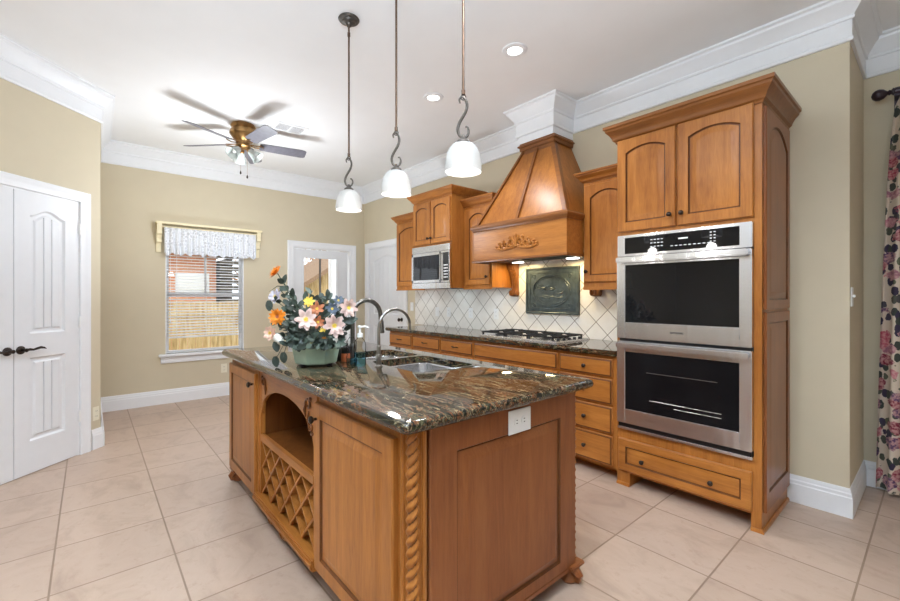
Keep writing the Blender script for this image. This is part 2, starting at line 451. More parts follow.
V = Vector
X_, Y_, Z_ = V((1, 0, 0)), V((0, 1, 0)), V((0, 0, 1))
def outline(l, r, b, t, rise=0, kind='arc', n=16):
    pts = [(l, b), (r, b)]
    for i in range(n + 1):
        q = i / n; x = r + (l - r) * q
        h = 1 - (2 * q - 1) ** 2 if kind == 'arc' else (.5 - .5 * math.cos(2 * PI * q)) ** .8
        pts.append((x, t - rise + rise * h))
    return pts
def panel(mb, P0, U, N, w, h, t=.02, st=.06, rise=0, kind='arc', rb=None, rt=None, raised=True, n=16, lift=0):
    """frame-and-raised-panel leaf; P0 is the lower-left back corner, U across, N outward"""
    rb = rb or st; rt = rt or st
    P0 = V(P0)
    def lp(l, r, b, tp, ri, d): return [P0 + U * a + Z_ * c + N * d for a, c in outline(l, r, b, tp, ri, kind, n)]
    b = .005
    L = [lp(0, w, 0, h, 0, 0), lp(0, w, 0, h, 0, t - b), lp(b, w - b, b, h - b, 0, t)]
    mt = [0, 0, 0]
    L.append(lp(st, w - st, rb, h - rt, rise, t)); mt.append(1)
    g = .005
    L.append(lp(st + g, w - st - g, rb + g, h - rt - g, rise, t - .009)); mt.append(1)
    L.append(lp(st + g + .005, w - st - g - .005, rb + g + .005, h - rt - g - .005, rise, t - .009)); mt.append(0)
    if raised:
        k = g + .003 + min(.036, w * .1)
        L.append(lp(st + k, w - st - k, rb + k, h - rt - k, rise * .9, t - .001 + lift)); mt.append(0)
        k += .004
        L.append(lp(st + k, w - st - k, rb + k, h - rt - k, rise * .9, t - .001 + lift)); mt.append(0)
    mb.loops(L, mats=mt)
    return mb
def slab(mb, P0, U, N, w, h, t=.02, e=.014):
    P0 = V(P0)
    def lp(i, d): return [P0 + U * a + Z_ * c + N * d for a, c in ((i, i), (w - i, i), (w - i, h - i), (i, h - i))]
    mb.loops([lp(0, 0), lp(0, t - .009), lp(.004, t - .007), lp(e, t), lp(e + .002, t)], mats=[0, 0, 1, 0, 0]); return mb
def knob(parent, P, N, name='knob', r=.015):
    mb = MB(); mb.lathe([(.006, 0), (.006, .012), (r * .7, .016), (r, .022), (r, .028), (r * .6, .034), (0.001, .036)], P, N, 12)
    return mb.build(name, 'bronze', parent)

CROWN_W = [(0, 0), (.010, 0), (.014, .012), (.030, .022), (.034, .036), (.052, .062), (.076, .084), (.080, .098), (.092, .104), (.092, .125), (0, .125)]

# ------------------------------------------------------------------ room shell
CEIL = 3.05
def wall(name, p0, p1, holes=(), z1=CEIL, th=.12, mat='wall'):
    """interior is on the left of p0->p1; holes are (s0, s1, z0, z1)"""
    a = V((p0[0], p0[1], 0)); b = V((p1[0], p1[1], 0)); L = (b - a).length
    ang = math.atan2(b.y - a.y, b.x - a.x); mtx = Matrix.Translation(a) @ Matrix.Rotation(ang, 4, 'Z')
    mb = MB(); cuts = sorted(holes); s = 0
    for (s0, s1, h0, h1) in cuts:
        if s0 > s: mb.box(s, s0, -th, 0, 0, z1, mtx=mtx)
        if h0 > 0: mb.box(s0, s1, -th, 0, 0, h0, mtx=mtx)
        mb.box(s0, s1, -th, 0, h1, z1, mtx=mtx); s = s1
    if s < L: mb.box(s, L, -th, 0, 0, z1, mtx=mtx)
    return struct(mb.build(name, mat))

YB = 3.395
PC = (-4.735, .07)                       # end of the diagonal pantry wall
PD = (-4.665 + 1.35 / math.sqrt(2), -1.35 / math.sqrt(2))
def dp(t, out=0):                        # point on the pantry wall, t metres from the reference, out metres into the room
    return (-4.665 + t / math.sqrt(2) + out / math.sqrt(2), -t / math.sqrt(2) + out / math.sqrt(2))
XW = -6.12
RX, FY = 3.5, -4.0
mb = MB(); mb.box(XW - .12, RX + .12, FY - .12, 4.25, -.1, 0); struct(mb.build('floor', 'floor'))
mb = MB(); mb.box(XW - .12, RX + .12, FY - .12, 4.25, CEIL, CEIL + .12); struct(mb.build('ceiling', 'ceil'))
wall('wall_back', (-.352, YB), (XW, YB), [(-.352 + 4.97, -.352 + 5.98, 0, 2.06)])
wall('wall_left', (XW, YB + .12), (XW, .08), [(YB + .12 - 3.155, YB + .12 - 2.245, 0, 2.025), (YB + .12 - 1.575, YB + .12 - .695, .60, 2.12)])
wall('wall_pantry_side', (XW, .08), PC, th=.1)
tl = 1.35 + .0916
wall('wall_pantry', dp(-.0955), PD, [(.0955 + .095, .0955 + 1.06, 0, 2.072)])
wall('wall_rear_left', PD, (PD[0], FY))
wall('wall_rear', (PD[0], FY), (RX, FY))
wall('wall_right', (RX, FY), (RX, 4.07))
wall('wall_nook', (RX, 4.07), (-.352, 4.07))
wall('wall_nook_side', (-.352, 4.19), (-.352, YB + .12), th=.12)

CR = [(0, -.25), (.014, -.25), (.018, -.243), (.018, -.232), (.012, -.222), (.012, -.128), (.022, -.124), (.026, -.112), (.020, -.106), (.036, -.086), (.060, -.052), (.078, -.036), (.082, -.022), (.098, -.014), (.098, 0), (0, 0)]
mb = MB()
mb.sweep(CR, [(RX, FY), (RX, 4.07), (-.352, 4.07), (-.352, YB), (-2.215, YB), (-2.215, 3.085), (-2.615, 3.085), (-2.615, YB), (XW, YB), (XW, .08), PC, PD, (PD[0], FY)], CEIL, closed=True)
struct(mb.build('trim_1', 'white', smooth=25), 'white stepped crown moulding around the ceiling')
mb = MB(); mb.box(-2.613, -2.217, 3.087, YB, 2.735, CEIL); struct(mb.build('trim_2', 'white'), 'white boxed chase above the wooden range hood')

BB = [(0, 0), (.016, 0), (.016, .115), (.012, .122), (.012, .138), (.008, .146), (.008, .158), (.003, .17), (0, .17)]
def base(name, path): mb = MB(); mb.sweep(BB, path); struct(mb.build(name, 'white', smooth=25))
base('baseboard_left', [(XW, 2.14), (XW, .08), (PC[0], .08 + .0)])
base('baseboard_left_corner', [(XW, YB), (XW, 3.25)])
base('baseboard_pantry', [(PC[0] - .3, .08), PC, dp(-.01)])
base('baseboard_pantry_rear', [dp(1.16), PD, (PD[0], FY)])
base('baseboard_nook', [(RX, 4.07), (-.352, 4.07), (-.352, YB), (-.654, YB)])

CAS = [(0, 0), (0, .012), (.006, .015), (.020, .013), (.050, .015), (.062, .020), (.076, .022), (.086, .018), (.088, 0)]
def casing(name, mtx, w, h):
    """stepped door casing in local xz, outward +y, opening 0..w by 0..h"""
    mb = MB(); mb.sweep(CAS, [(0, 0), (0, h), (w, h), (w, 0)])
    for v in mb.bm.verts: v.co = mtx @ V((v.co.x, v.co.z, v.co.y))
    for q in ((0, .012, 0, h), (w - .012, w, 0, h), (.012, w - .012, h - .012, h)): mb.box(q[0], q[1], -.11, -.0005, q[2], q[3], mtx=mtx)
    return struct(mb.build(name, 'white', smooth=25))

def panel_door(name, P0, U, N, w, h, kind='ogee'):
    """moulded two-panel plank door; P0 = lower hinge-agnostic left back corner"""
    mb = MB(); P0 = V(P0); t = .035
    st, zr = .105 * w / .475 if w < .6 else .13, None
    z_low0, z_low1, z_up0, z_up1 = .235, .845, 1.02, h - .115
    def lp(l, r, b, tp, ri, d): return [P0 + U * a + Z_ * c + N * d for a, c in outline(l, r, b, tp, ri, kind)]
    # slab pieces with two openings: stiles, rails
    def blk(u0, u1, a, b, d=t):
        c = [P0 + U * u + Z_ * z + N * q for q in (0, d) for u, z in ((u0, a), (u1, a), (u1, b), (u0, b))]
        mb.loops([c[:4], c[4:]])
    blk(0, st, 0, h); blk(w - st, w, 0, h); blk(st, w - st, 0, z_low0); blk(st, w - st, z_low1, z_up0)
    blk(st, w - st, z_low0, z_low1, t - .014); blk(st, w - st, z_up0, z_up1, t - .014)
    # head rail with the arched cut
    rise = .05 if w < .6 else .07
    ar = outline(st, w - st, z_up0, z_up1, rise, kind)[2:]
    for (a0, c0), (a1, c1) in zip(ar[:-1], ar[1:]):
        q = [P0 + U * a + Z_ * c + N * d for d in (0, t) for a, c in ((a0, c0), (a1, c1), (a1, h), (a0, h))]
        mb.loops([q[:4], q[4:]])
    for b, tp, ri in ((z_low0, z_low1, 0), (z_up0, z_up1, rise)):
        L = [lp(st, w - st, b, tp, ri, t), lp(st + .012, w - st - .012, b + .012, tp - .012, ri, t - .013), lp(st + .03, w - st - .03, b + .03, tp - .03, ri, t - .013), lp(st + .042, w - st - .042, b + .042, tp - .042, ri, t - .004)]
        mb.loops(L, False, False)
        l, r = st + .042, w - st - .042; m = 3 if w < .6 else 5; pw = (r - l) / m
        top = outline(l, r, b + .042, tp - .042, ri, kind)
        for k in range(m):
            u0, u1 = l + k * pw + (.004 if k else 0), l + (k + 1) * pw - (.004 if k < m - 1 else 0)
            def zt(u):
                q = (u - r) / (l - r); hh = (.5 - .5 * math.cos(2 * PI * q)) ** .8 if kind == 'ogee' else 1 - (2 * q - 1) ** 2
                return tp - .042 - ri + ri * max(hh, 0)
            us = [u0 + (u1 - u0) * i / 6 for i in range(7)]
            pts = [(u0, b + .042), (u1, b + .042)] + [(u, zt(u)) for u in reversed(us)]
            mb.loops([[P0 + U * a + Z_ * c + N * d for a, c in pts] for d in (t - .014, t - .004)])
    return struct(mb.build(name, 'door', smooth=25))

# pantry double doors
DU = V((1 / math.sqrt(2), -1 / math.sqrt(2), 0)); DN = V((1 / math.sqrt(2), 1 / math.sqrt(2), 0))
def P3(t, out, z): p = dp(t, out); return V((p[0], p[1], z))
mtxd = Matrix.Translation(P3(.095, 0, 0)) @ Matrix.Rotation(R(-45), 4, 'Z')
casing('trim_3', mtxd, .965, 2.072)
def lever(parent, P, U, N, sgn):
    mb = MB(); P = V(P)
    mb.lathe([(.030, 0), (.030, .006), (.024, .012), (.012, .016), (.011, .045), (.014, .05), (.001, .056)], P, N, 18)
    q = [P + N * .045 + U * sgn * d + Z_ * z for d, z in ((0, 0), (.025, .003), (.05, -.002), (.075, .004), (.10, .009), (.125, .004), (.14, -.004))]
    mb.tube(q, [.009, .010, .007, .009, .010, .007, .003], 8)
    return mb.build('door_lever', 'bronze', parent)
for i, (t0, nm) in enumerate(((.1075, 'door_1'), (.5815, 'door_2'))):
    d = panel_door(nm, P3(t0, -.035, .006), DU, DN, .468, 2.054)
    WORLD[d.name] = Matrix.Identity(4)
    tk = t0 + (.468 - .04 if i == 0 else .04)
    lever(d, P3(tk, 0, .915), DU, DN, -1 if i == 0 else 1)
    for hz in (1.85, 1.09, .32):
        te = .0985 if i == 0 else 1.0565
        mb = MB(); mb.lathe([(.006, 0), (.008, .004), (.008, .086), (.006, .09)], P3(te, .008, hz - .045), (0, 0, 1), 10)
        mb.build('hinge', 'plate', d)

# patio door in the window wall
mtxp = Matrix.Translation((XW, 3.155, 0)) @ Matrix.Rotation(R(-90), 4, 'Z')
casing('trim_4', mtxp, .91, 2.025)
mb = MB(); y0, y1, g0, g1, gz0, gz1 = 2.262, 3.108, 2.392, 2.932, .26, 1.885
xd0, xd1 = XW - .06, XW - .018
for a, b, c, d in ((y0, g0, .01, 2.0), (g1, y1, .01, 2.0), (g0, g1, .01, gz0), (g0, g1, gz1, 2.0)): mb.box(xd0, xd1, a, b, c, d)
for a, b, c, d in ((g0 - .022, g0 + .012, gz0 - .02, gz1 + .02), (g1 - .012, g1 + .022, gz0 - .02, gz1 + .02), (g0, g1, gz0 - .02, gz0 + .012), (g0, g1, gz1 - .012, gz1 + .02)):
    mb.box(xd1 - .004, xd1 + .010, a, b, c, d, .004)
d3 = struct(mb.build('door_3', 'door'))
mb = MB(); mb.box(XW - .044, XW - .038, g0 - .004, g1 + .004, gz0 - .004, gz1 + .004); mb.build('glass_pane', 'glass', d3)
mb = MB(); mb.lathe([(.027, 0), (.027, .006), (.012, .012), (.012, .03), (.026, .042), (.028, .055), (.018, .066), (.001, .07)], (xd1, 2.31, .95), (1, 0, 0), 16); mb.build('door_knob', 'bronze', d3)

# far door in the cabinet wall
mtxf = Matrix.Translation((-4.97, YB, 0)) @ Matrix.Rotation(R(180), 4, 'Z')
casing('trim_5', mtxf, 1.01, 2.06)
d4 = panel_door('door_4', (-5.966, YB + .045, .008), X_, -Y_, .982, 2.036)
WORLD[d4.name] = Matrix.Identity(4)
mb = MB(); mb.lathe([(.028, 0), (.028, .006), (.011, .012), (.011, .03), (.024, .042), (.027, .055), (.017, .066), (.001, .07)], (-5.045, YB + .010, .965), (0, -1, 0), 16); mb.build('door_knob', 'bronze', d4)

# window in the window wall
W0, W1, WZ0, WZ1 = .695, 1.575, .60, 2.12
w1 = None
mb = MB()
for a, b, c, d in ((W0, W0 + .022, WZ0, WZ1), (W1 - .022, W1, WZ0, WZ1), (W0 + .022, W1 - .022, WZ0, WZ0 + .03), (W0 + .022, W1 - .022, WZ1 - .03, WZ1)):
    mb.box(XW - .11, XW - .07, a, b, c, d)
for a, b, c, d in ((W0, W0 + .012, WZ0, WZ1), (W1 - .012, W1, WZ0, WZ1)): mb.box(XW - .12, XW, a, b, c, d)
w1 = struct(mb.build('window_1', 'white'))
mb = MB(); mb.box(XW - .105, XW - .06, W0 + .035, W1 - .035, 1.305, 1.352, .003)
for a, b in ((W0 + .022, W0 + .042), (W1 - .042, W1 - .022)): mb.box(XW - .10, XW - .07, a, b, WZ0 + .035, WZ1 - .035)
mb.box(XW - .1, XW - .075, (W0 + W1) / 2 - .01, (W0 + W1) / 2 + .01, 1.352, WZ1 - .035)
mb.build('window_sash', 'white', w1)
mb = MB(); mb.box(XW - .092, XW - .087, W0 + .03, W1 - .03, WZ0 + .03, WZ1 - .03); mb.build('glass_pane', 'glass', w1)
mb = MB(); mb.box(XW - .068, XW + .055, W0 - .07, W1 + .07, .567, .60, .006); mb.box(XW, XW + .02, W0 - .05, W1 + .05, .49, .567, .004); mb.build('window_sill', 'white', w1)

# ------------------------------------------------------------------ tall oven cabinet
TX0, TX1, TY = -1.488, -.655, 2.80
tw = thing('oven_cabinet', ((TX0 + TX1) / 2, 3.1, 0), 'tall wooden cabinet with crown top, built around the double wall oven', 'cabinet')
mb = MB()
OX0, OX1, OZ0, OZ1 = -1.472, -.692, .405, 1.715
mb.box(TX0, OX0, TY, 3.39, .09, 2.40); mb.box(OX1, TX1, TY, 3.39, .09, 2.40); mb.box(OX0, OX1, TY, 3.39, .09, OZ0); mb.box(OX0, OX1, TY, 3.39, OZ1, 2.40)
mb.box(OX0, OX1, 3.36, 3.39, OZ0, OZ1)
mb.box(TX1 - .05, TX1, TY, 3.39, 0, .09); mb.box(TX0, TX0 + .09, TY, 3.39, 0, .09); mb.box(TX0 + .09, TX1 - .05, 3.05, 3.39, 0, .09)
mb.build('body', 'wood', tw)
mb = MB(); mb.sweep([(0, 0), (.012, 0), (.012, .010), (.006, .02), (0, .02)], [(TX1, 3.38), (TX1, TY), (TX1 - .05, TY)]); mb.build('foot_trim', 'wood', tw)
mb = MB(); mb.sweep([(0, 0), (.012, 0), (.012, .010), (.006, .02), (0, .02)], [(TX0 + .09, TY), (TX0, TY)]); mb.build('foot_trim', 'wood', tw)
mb = MB(); mb.sweep([(o * .77, h * .94) for o, h in CROWN_W], [(TX1, 3.385), (TX1, TY), (TX0, TY), (TX0, 3.385)], 2.362); mb.build('crown_moulding', 'wood_dark', tw, smooth=25)
for a, b, kx in ((-1.478, -1.097, -1.126), (-1.083, -.690, -1.055)):
    mb = MB(); panel(mb, (a, TY, 1.742), X_, -Y_, b - a, .630, .022, .060, .034, rb=.062, rt=.062); d = mb.build('door', ['wood', 'glaze'], tw)
    knob(d, (kx, TY - .022, 1.815), -Y_)
mb = MB(); panel(mb, (-1.47, TY, .107), X_, -Y_, .772, .218, .022, .05); d = mb.build('drawer', ['wood_h', 'glaze'], tw)
for kx in (-1.30, -.895): knob(d, (kx, TY - .021, .205), -Y_)
mb = MB(); panel(mb, (TX1, TY + .035, 1.225), Y_, X_, .545, 1.13, .014, .055, .09, n=16, rb=.055, rt=.06); mb.build('side_panel', ['wood_shaded', 'glaze'], tw)
mb = MB(); panel(mb, (TX1, TY + .035, .10), Y_, X_, .545, 1.112, .014, .055, 0, rb=.10, rt=.06); mb.build('side_panel', ['wood_shaded', 'glaze'], tw)

ov = thing('double_wall_oven', ((OX0 + OX1) / 2, 2.9, OZ0), 'stainless steel double wall oven with black glass doors', 'oven')
F = TY - .002
mb = MB(); mb.box(OX0 + .004, OX1 - .004, F, 3.3, OZ0 + .004, OZ1 - .004); mb.build('body', 'castiron', ov)
mb = MB(); mb.box(OX0, OX1, F - .028, F, 1.572, OZ1, .004); cp = mb.build('control_panel', 'steel', ov)
mb = MB(); mb.box(-1.417, -.752, F - .0305, F - .0275, 1.588, 1.696); cg = mb.build('control_glass', 'ovenglass', cp)
mb = MB()
for k in range(3):
    for j in range(4): mb.box(-1.245 + j * .022, -1.233 + j * .022, F - .0312, F - .0304, 1.622 + k * .022, 1.626 + k * .022)
mb.build('keypad_marking', 'digits', cp); mb = MB()
for j in range(9): mb.box(-1.12 + j * .026, -1.106 + j * .026, F - .0312, F - .0304, 1.615, 1.619)
mb.build('touch_marking', 'digits', cp); mb = MB()
for k in range(4):
    for j in range(2): mb.box(-.90 + j * .02, -.89 + j * .02, F - .0312, F - .0304, 1.622 + k * .018, 1.626 + k * .018)
mb.build('keypad_marking', 'digits', cp); mb = MB(); mb.box(-1.075, -1.02, F - .0312, F - .0304, 1.655, 1.663); mb.build('clock_display', 'digits', cp)
def oven_door(z0, z1, gz0, gz1, hz, gm='ovenglass'):
    mb = MB(); gx0, gx1 = -1.413, -.752
    mb.box(OX0, gx0, F - .036, F, z0, z1, .004); mb.box(gx1, OX1, F - .036, F, z0, z1, .004)
    mb.box(gx0 - .004, gx1 + .004, F - .036, F, z0, gz0, .004); mb.box(gx0 - .004, gx1 + .004, F - .036, F, gz1, z1, .004)
    d = mb.build('oven_door', 'steel', ov)
    mb = MB(); mb.box(gx0, gx1, F - .033, F - .004, gz0, gz1); mb.build('door_glass', gm, d)
    mb = MB()
    mb.box(OX0 + .012, OX1 - .012, F - .078, F - .062, hz - .019, hz + .019, .006)
    for x in (OX0 + .03, OX1 - .03): mb.box(x - .012, x + .012, F - .064, F - .034, hz - .012, hz + .012, .003)
    mb.build('handle', 'steel', d)
    return d
ud = oven_door(1.016, 1.566, 1.125, 1.512, 1.545)
ld = oven_door(.44, .998, .538, .926, .972, 'ovenblack')
mb = MB()
for z, x0, x1 in ((.80, -1.27, -.86), (.62, -1.25, -.84), (.595, -1.1, -.84)):
    mb.tube([(x0, F - .034, z), (x1, F - .034, z)], .0022, 6)
mb.build('rack_edge', 'steel_dark', ld)
mb = MB(); mb.box(OX0 + .006, OX1 - .006, F - .022, F, OZ0 + .004, .436); mb.build('vent_strip', 'black', ov)
mb = MB(); mb.box(OX0, OX1, F - .026, F, OZ0 - .012, OZ0 + .006, .003); mb.build('bottom_trim', 'steel', ov)
def text(body, size, mtx, mat, name, parent, ext=.0006):
    c = bpy.data.curves.new(name, 'FONT'); c.body = body; c.size = size; c.extrude = ext; c.align_x = 'CENTER'
    o = bpy.data.objects.new(name, c); COL.objects.link(o)
    me = bpy.data.meshes.new_from_object(o); bpy.data.objects.remove(o); bpy.data.curves.remove(c)
    me.transform(mtx); me.transform(WORLD[parent.name].inverted()); me.materials.append(M[mat]); me.name = name
    q = bpy.data.objects.new(name, me); COL.objects.link(q); q.parent = parent; WORLD[q.name] = WORLD[parent.name]; return q
text('SAMSUNG', .017, Matrix.Translation((-1.083, F - .0368, 1.066)) @ Matrix.Rotation(R(90), 4, 'X'), 'black', 'lettering', ud)

# ------------------------------------------------------------------ base cabinets along the wall
def base_cab(x0, x1, label, rows, doors, knobs=True, left_end=False):
    t = thing('base_cabinet', ((x0 + x1) / 2, 3.1, 0), label, 'cabinet', None)
    mb = MB(); mb.box(x0 + .0005, x1 - .0005, TY, 3.39, .09, .878); mb.box(x0 + .0005, x1 - .0005, TY + .16, 3.39, 0, .09); mb.build('body', 'wood', t)
    for (z0, z1, kn) in rows:
        mb = MB(); slab(mb, (x0 + .012, TY, z0), X_, -Y_, x1 - x0 - .024 - (.016 if not doors else 0), z1 - z0, .022); d = mb.build('drawer', ['wood_h', 'glaze'], t)
        if kn == 'pull':
            cx = (x0 + x1) / 2
            mb = MB(); mb.tube([(cx - .035, TY - .02, (z0 + z1) / 2), (cx - .035, TY - .045, (z0 + z1) / 2 + .004), (cx, TY - .05, (z0 + z1) / 2 - .004), (cx + .035, TY - .045, (z0 + z1) / 2 + .004), (cx + .035, TY - .02, (z0 + z1) / 2)], .005, 8); mb.build('drawer_pull', 'bronze', d)
        elif kn: knob(d, ((x0 + x1) / 2, TY - .022, (z0 + z1) / 2), -Y_)
    n = doors
    for k in range(n):
        w = (x1 - x0 - .024) / n
        mb = MB(); panel(mb, (x0 + .012 + k * w + (.003 if k else 0), TY, .107), X_, -Y_, w - (.003 if n > 1 else 0), .60, .022, .055); d = mb.build('door', ['wood', 'glaze'], t)
        knob(d, (x0 + .012 + k * w + (w - .03 if k % 2 == 0 else .03), TY - .022, .65), -Y_)
    return t
base_cab(-4.42, -3.93, 'wooden base cabinet at the far left end of the back counter', [(.73, .855, 'pull')], 1)
base_cab(-3.93, -3.427, 'wooden base cabinet second from the left end, below the wall microwave', [(.73, .855, 'pull')], 1)
base_cab(-3.427, -2.925, 'wooden base cabinet just left of the cooktop base', [(.73, .855, 'pull')], 1)
base_cab(-2.925, -1.965, 'widest wooden base cabinet, with a long plain drawer front beneath the gas cooktop', [(.73, .855, None)], 2)
base_cab(-1.965, -1.490, 'wooden base cabinet with four stacked knobbed drawers beside the oven cabinet', [(.73, .855, 1), (.535, .713, 1), (.33, .517, 1), (.107, .312, 1)], 0)
mb = MB()
EDGE = [(0, 0), (.018, 0), (.026, .006), (.028, .02), (.026, .034), (.018, .04), (0, .04)]
mb.box(-4.43, -1.476, 2.785, 3.38, .88, .92)
mb.sweep([(0, 0), (.014, .0), (.022, .006), (.024, .02), (.022, .034), (.014, .04), (0, .04)], [(-1.476, 2.785), (-4.43, 2.785), (-4.43, 3.38)], .88)
solo(mb.build('back_countertop', 'granite'), 'speckled granite worktop running along the tiled wall under the gas cooktop', 'countertop')

mb = MB(); mb.box(-4.69, -1.476, YB - .012, YB - .001, .921, 1.72)
solo(mb.build('tile_backsplash', 'splash'), 'cream stone backsplash of diagonally laid square tiles behind the cooktop', 'backsplash')

# ------------------------------------------------------------------ wall cabinets
def wall_cab(x0, x1, yf, z0, z1, label, ndoors, rise=.05, crown=True, zc=None, sides=True):
    t = thing('wall_cabinet', ((x0 + x1) / 2, 3.25, z0), label, 'cabinet')
    return t
def cab_body(t, x0, x1, yf, z0, z1):
    mb = MB(); mb.box(x0, x1, yf, YB - .013, z0, z1); mb.build('body', 'wood', t)
def cab_crown(t, path, z, sc=.64):
    mb = MB(); mb.sweep([(o * sc, h * sc) for o, h in CROWN_W], path, z); mb.build('crown_moulding', 'wood_h', t, smooth=25)
UF = 3.07
t = wall_cab(-4.676, -4.062, UF, 1.39, 2.27, 'wooden wall cabinet at the far left, left of the microwave cabinet', 1)
cab_body(t, -4.676, -4.062, UF, 1.39, 2.27); cab_crown(t, [(-4.062, UF), (-4.676, UF), (-4.676, YB - .013)], 2.258)
mb = MB(); panel(mb, (-4.655, UF, 1.43), X_, -Y_, .575, .80, .022, .06, .06); d = mb.build('door', ['wood', 'glaze'], t)
mb = MB(); mb.box(-4.68, -4.062, UF - .012, UF, 1.375, 1.392, .003); mb.build('light_rail', 'wood_h', t)

BX0, BX1, BF = -4.06, -3.372, 2.90
t = wall_cab(BX0, BX1, BF, 1.86, 2.39, 'tallest wooden wall cabinet, two small doors above the built-in microwave', 2)
cab_body(t, BX0, BX1, BF, 1.865, 2.39)
for a, b in ((BX0, BX0 + .02), (BX1 - .02, BX1)): mb = MB(); mb.box(a, b, BF, YB - .013, 1.39, 1.865); mb.build('side_panel', 'wood', t)
cab_crown(t, [(BX1, YB - .013), (BX1, BF), (BX0, BF), (BX0, YB - .013)], 2.385)
for k, (a, b, kx) in enumerate(((-4.045, -3.722, -3.745), (-3.710, -3.387, -3.687))):
    mb = MB(); panel(mb, (a, BF, 1.885), X_, -Y_, b - a, .475, .022, .052, .032); d = mb.build('door', ['wood', 'glaze'], t)
    knob(d, (kx, BF - .022, 1.945), -Y_)

mw = thing('microwave', ((BX0 + BX1) / 2, 3.1, 1.39), 'built-in stainless microwave with black window under the tallest wall cabinet', 'microwave')
m0, m1 = BX0 + .022, BX1 - .022
mb = MB(); mb.box(m0, m1, BF - .01, YB - .02, 1.392, 1.86); mb.build('body', 'castiron', mw)
mb = MB(); mb.box(BX0 + .004, BX1 - .004, BF - .03, BF - .008, 1.792, 1.862, .004)
for k in range(5): mb.box(BX0 + .03, BX1 - .03, BF - .034, BF - .028, 1.802 + k * .011, 1.806 + k * .011)
mb.build('vent_grille', 'steel', mw)
mb = MB(); mb.box(BX0 + .004, BX1 - .004, BF - .03, BF - .008, 1.388, 1.448, .004)
for k in range(3): mb.box(BX0 + .03, BX1 - .03, BF - .033, BF - .028, 1.400 + k * .014, 1.404 + k * .014)
mb.build('lower_trim', 'steel', mw)
mb = MB(); a, b = BX0 + .004, BX1 - .15
for q in ((a, a + .035, 1.452, 1.788), (b - .02, b, 1.452, 1.788), (a, b, 1.452, 1.484), (a, b, 1.752, 1.788)): mb.box(q[0], q[1], BF - .036, BF - .01, q[2], q[3], .003)
d = mb.build('door', 'steel', mw)
mb = MB(); mb.box(a + .03, b - .016, BF - .033, BF - .012, 1.48, 1.756); mb.build('door_glass', 'ovenglass', d)
mb = MB(); mb.box(b + .003, BX1 - .004, BF - .034, BF - .01, 1.452, 1.788, .003); c = mb.build('control_panel', 'steel', mw)
mb = MB(); mb.box(b + .05, BX1 - .015, BF - .037, BF - .033, 1.47, 1.77); mb.build('keypad', 'black', c)
mb = MB()
for k in range(5):
    for j in range(3): mb.box(b + .06 + j * .024, b + .074 + j * .024, BF - .0382, BF - .0368, 1.50 + k * .032, 1.512 + k * .032)
mb.build('key', 'digits', c)
mb = MB(); mb.tube([(b + .026, BF - .034, 1.475), (b + .026, BF - .055, 1.49), (b + .026, BF - .055, 1.75), (b + .026, BF - .034, 1.765)], .009, 10); mb.build('handle', 'steel_dark', mw)

t = wall_cab(-3.37, -2.953, UF, 1.385, 2.25, 'wooden wall cabinet between the microwave and the left side of the range hood', 1)
cab_body(t, -3.37, -2.953, UF, 1.39, 2.26); cab_crown(t, [(-2.953, YB - .013), (-2.953, UF), (-3.37, UF)], 2.25)
mb = MB(); panel(mb, (-3.325, UF, 1.42), X_, -Y_, .352, .80, .022, .055, .05); d = mb.build('door', ['wood', 'glaze'], t)
knob(d, (-3.0, UF - .022, 1.50), -Y_)
mb = MB(); mb.box(-3.37, -2.953, UF - .012, UF, 1.375, 1.392, .003); mb.build('light_rail', 'wood_h', t)

t = wall_cab(-1.918, -1.490, UF, 1.385, 2.25, 'wooden wall cabinet between the range hood and the tall oven cabinet', 1)
cab_body(t, -1.918, -1.490, UF, 1.375, 2.235); cab_crown(t, [(-1.490, UF), (-1.918, UF), (-1.918, YB - .013)], 2.222)
mb = MB(); panel(mb, (-1.905, UF, 1.415), X_, -Y_, .385, .78, .022, .055, .05); d = mb.build('door', ['wood', 'glaze'], t)
knob(d, (-1.876, UF - .022, 1.50), -Y_)
mb = MB(); mb.box(-1.918, -1.490, UF - .012, UF, 1.352, 1.377, .003); mb.build('light_rail', 'wood_h', t)

# ------------------------------------------------------------------ range hood
HX0, HX1, HY = -2.965, -1.9192, 2.83
hd = thing('range_hood', (-2.45, 3.1, 1.60), 'large tapering wooden range hood with carved scroll ornament above the cooktop', 'range hood')
mb = MB()
mb.box(HX0, HX1, HY, HY + .02, 1.638, 1.95); mb.box(HX0, HX0 + .02, HY + .02, UF - .001, 1.638, 1.95); mb.box(HX1 - .02, HX1, HY + .02, UF - .001, 1.638, 1.95)
mb.box(-2.945, HX0 + .04, UF, YB - .014, 1.70, 1.95); mb.box(HX1 - .04, HX1 - .001, UF, YB - .014, 1.70, 1.95)
mb.box(HX0 + .03, HX1 - .03, HY + .02, YB - .014, 1.90, 1.95)
mb.build('apron', 'wood_h', hd)
mb = MB(); mb.sweep([(0, 0), (.012, 0), (.016, .008), (.012, .022), (0, .022)], [(HX1, UF - .001), (HX1, HY), (HX0, HY), (HX0, UF - .001)], 1.622); mb.build('lower_moulding', 'wood_dark', hd)
mb = MB(); mb.sweep([(0, 0), (.006, 0), (.012, .016), (.024, .028), (.026, .046), (.016, .056), (.010, .066), (-.04, .066), (-.04, 0)], [(HX1, UF - .025), (HX1, HY), (HX0, HY), (HX0, UF - .025)], 1.915); mb.build('upper_moulding', 'wood_dark', hd)
b0, b1, by = HX0 + .015, HX1 - .015, HY + .02
t0, t1, ty = -2.59, -2.24, 3.112
zb, zt = 1.955, 2.665
mb = MB()
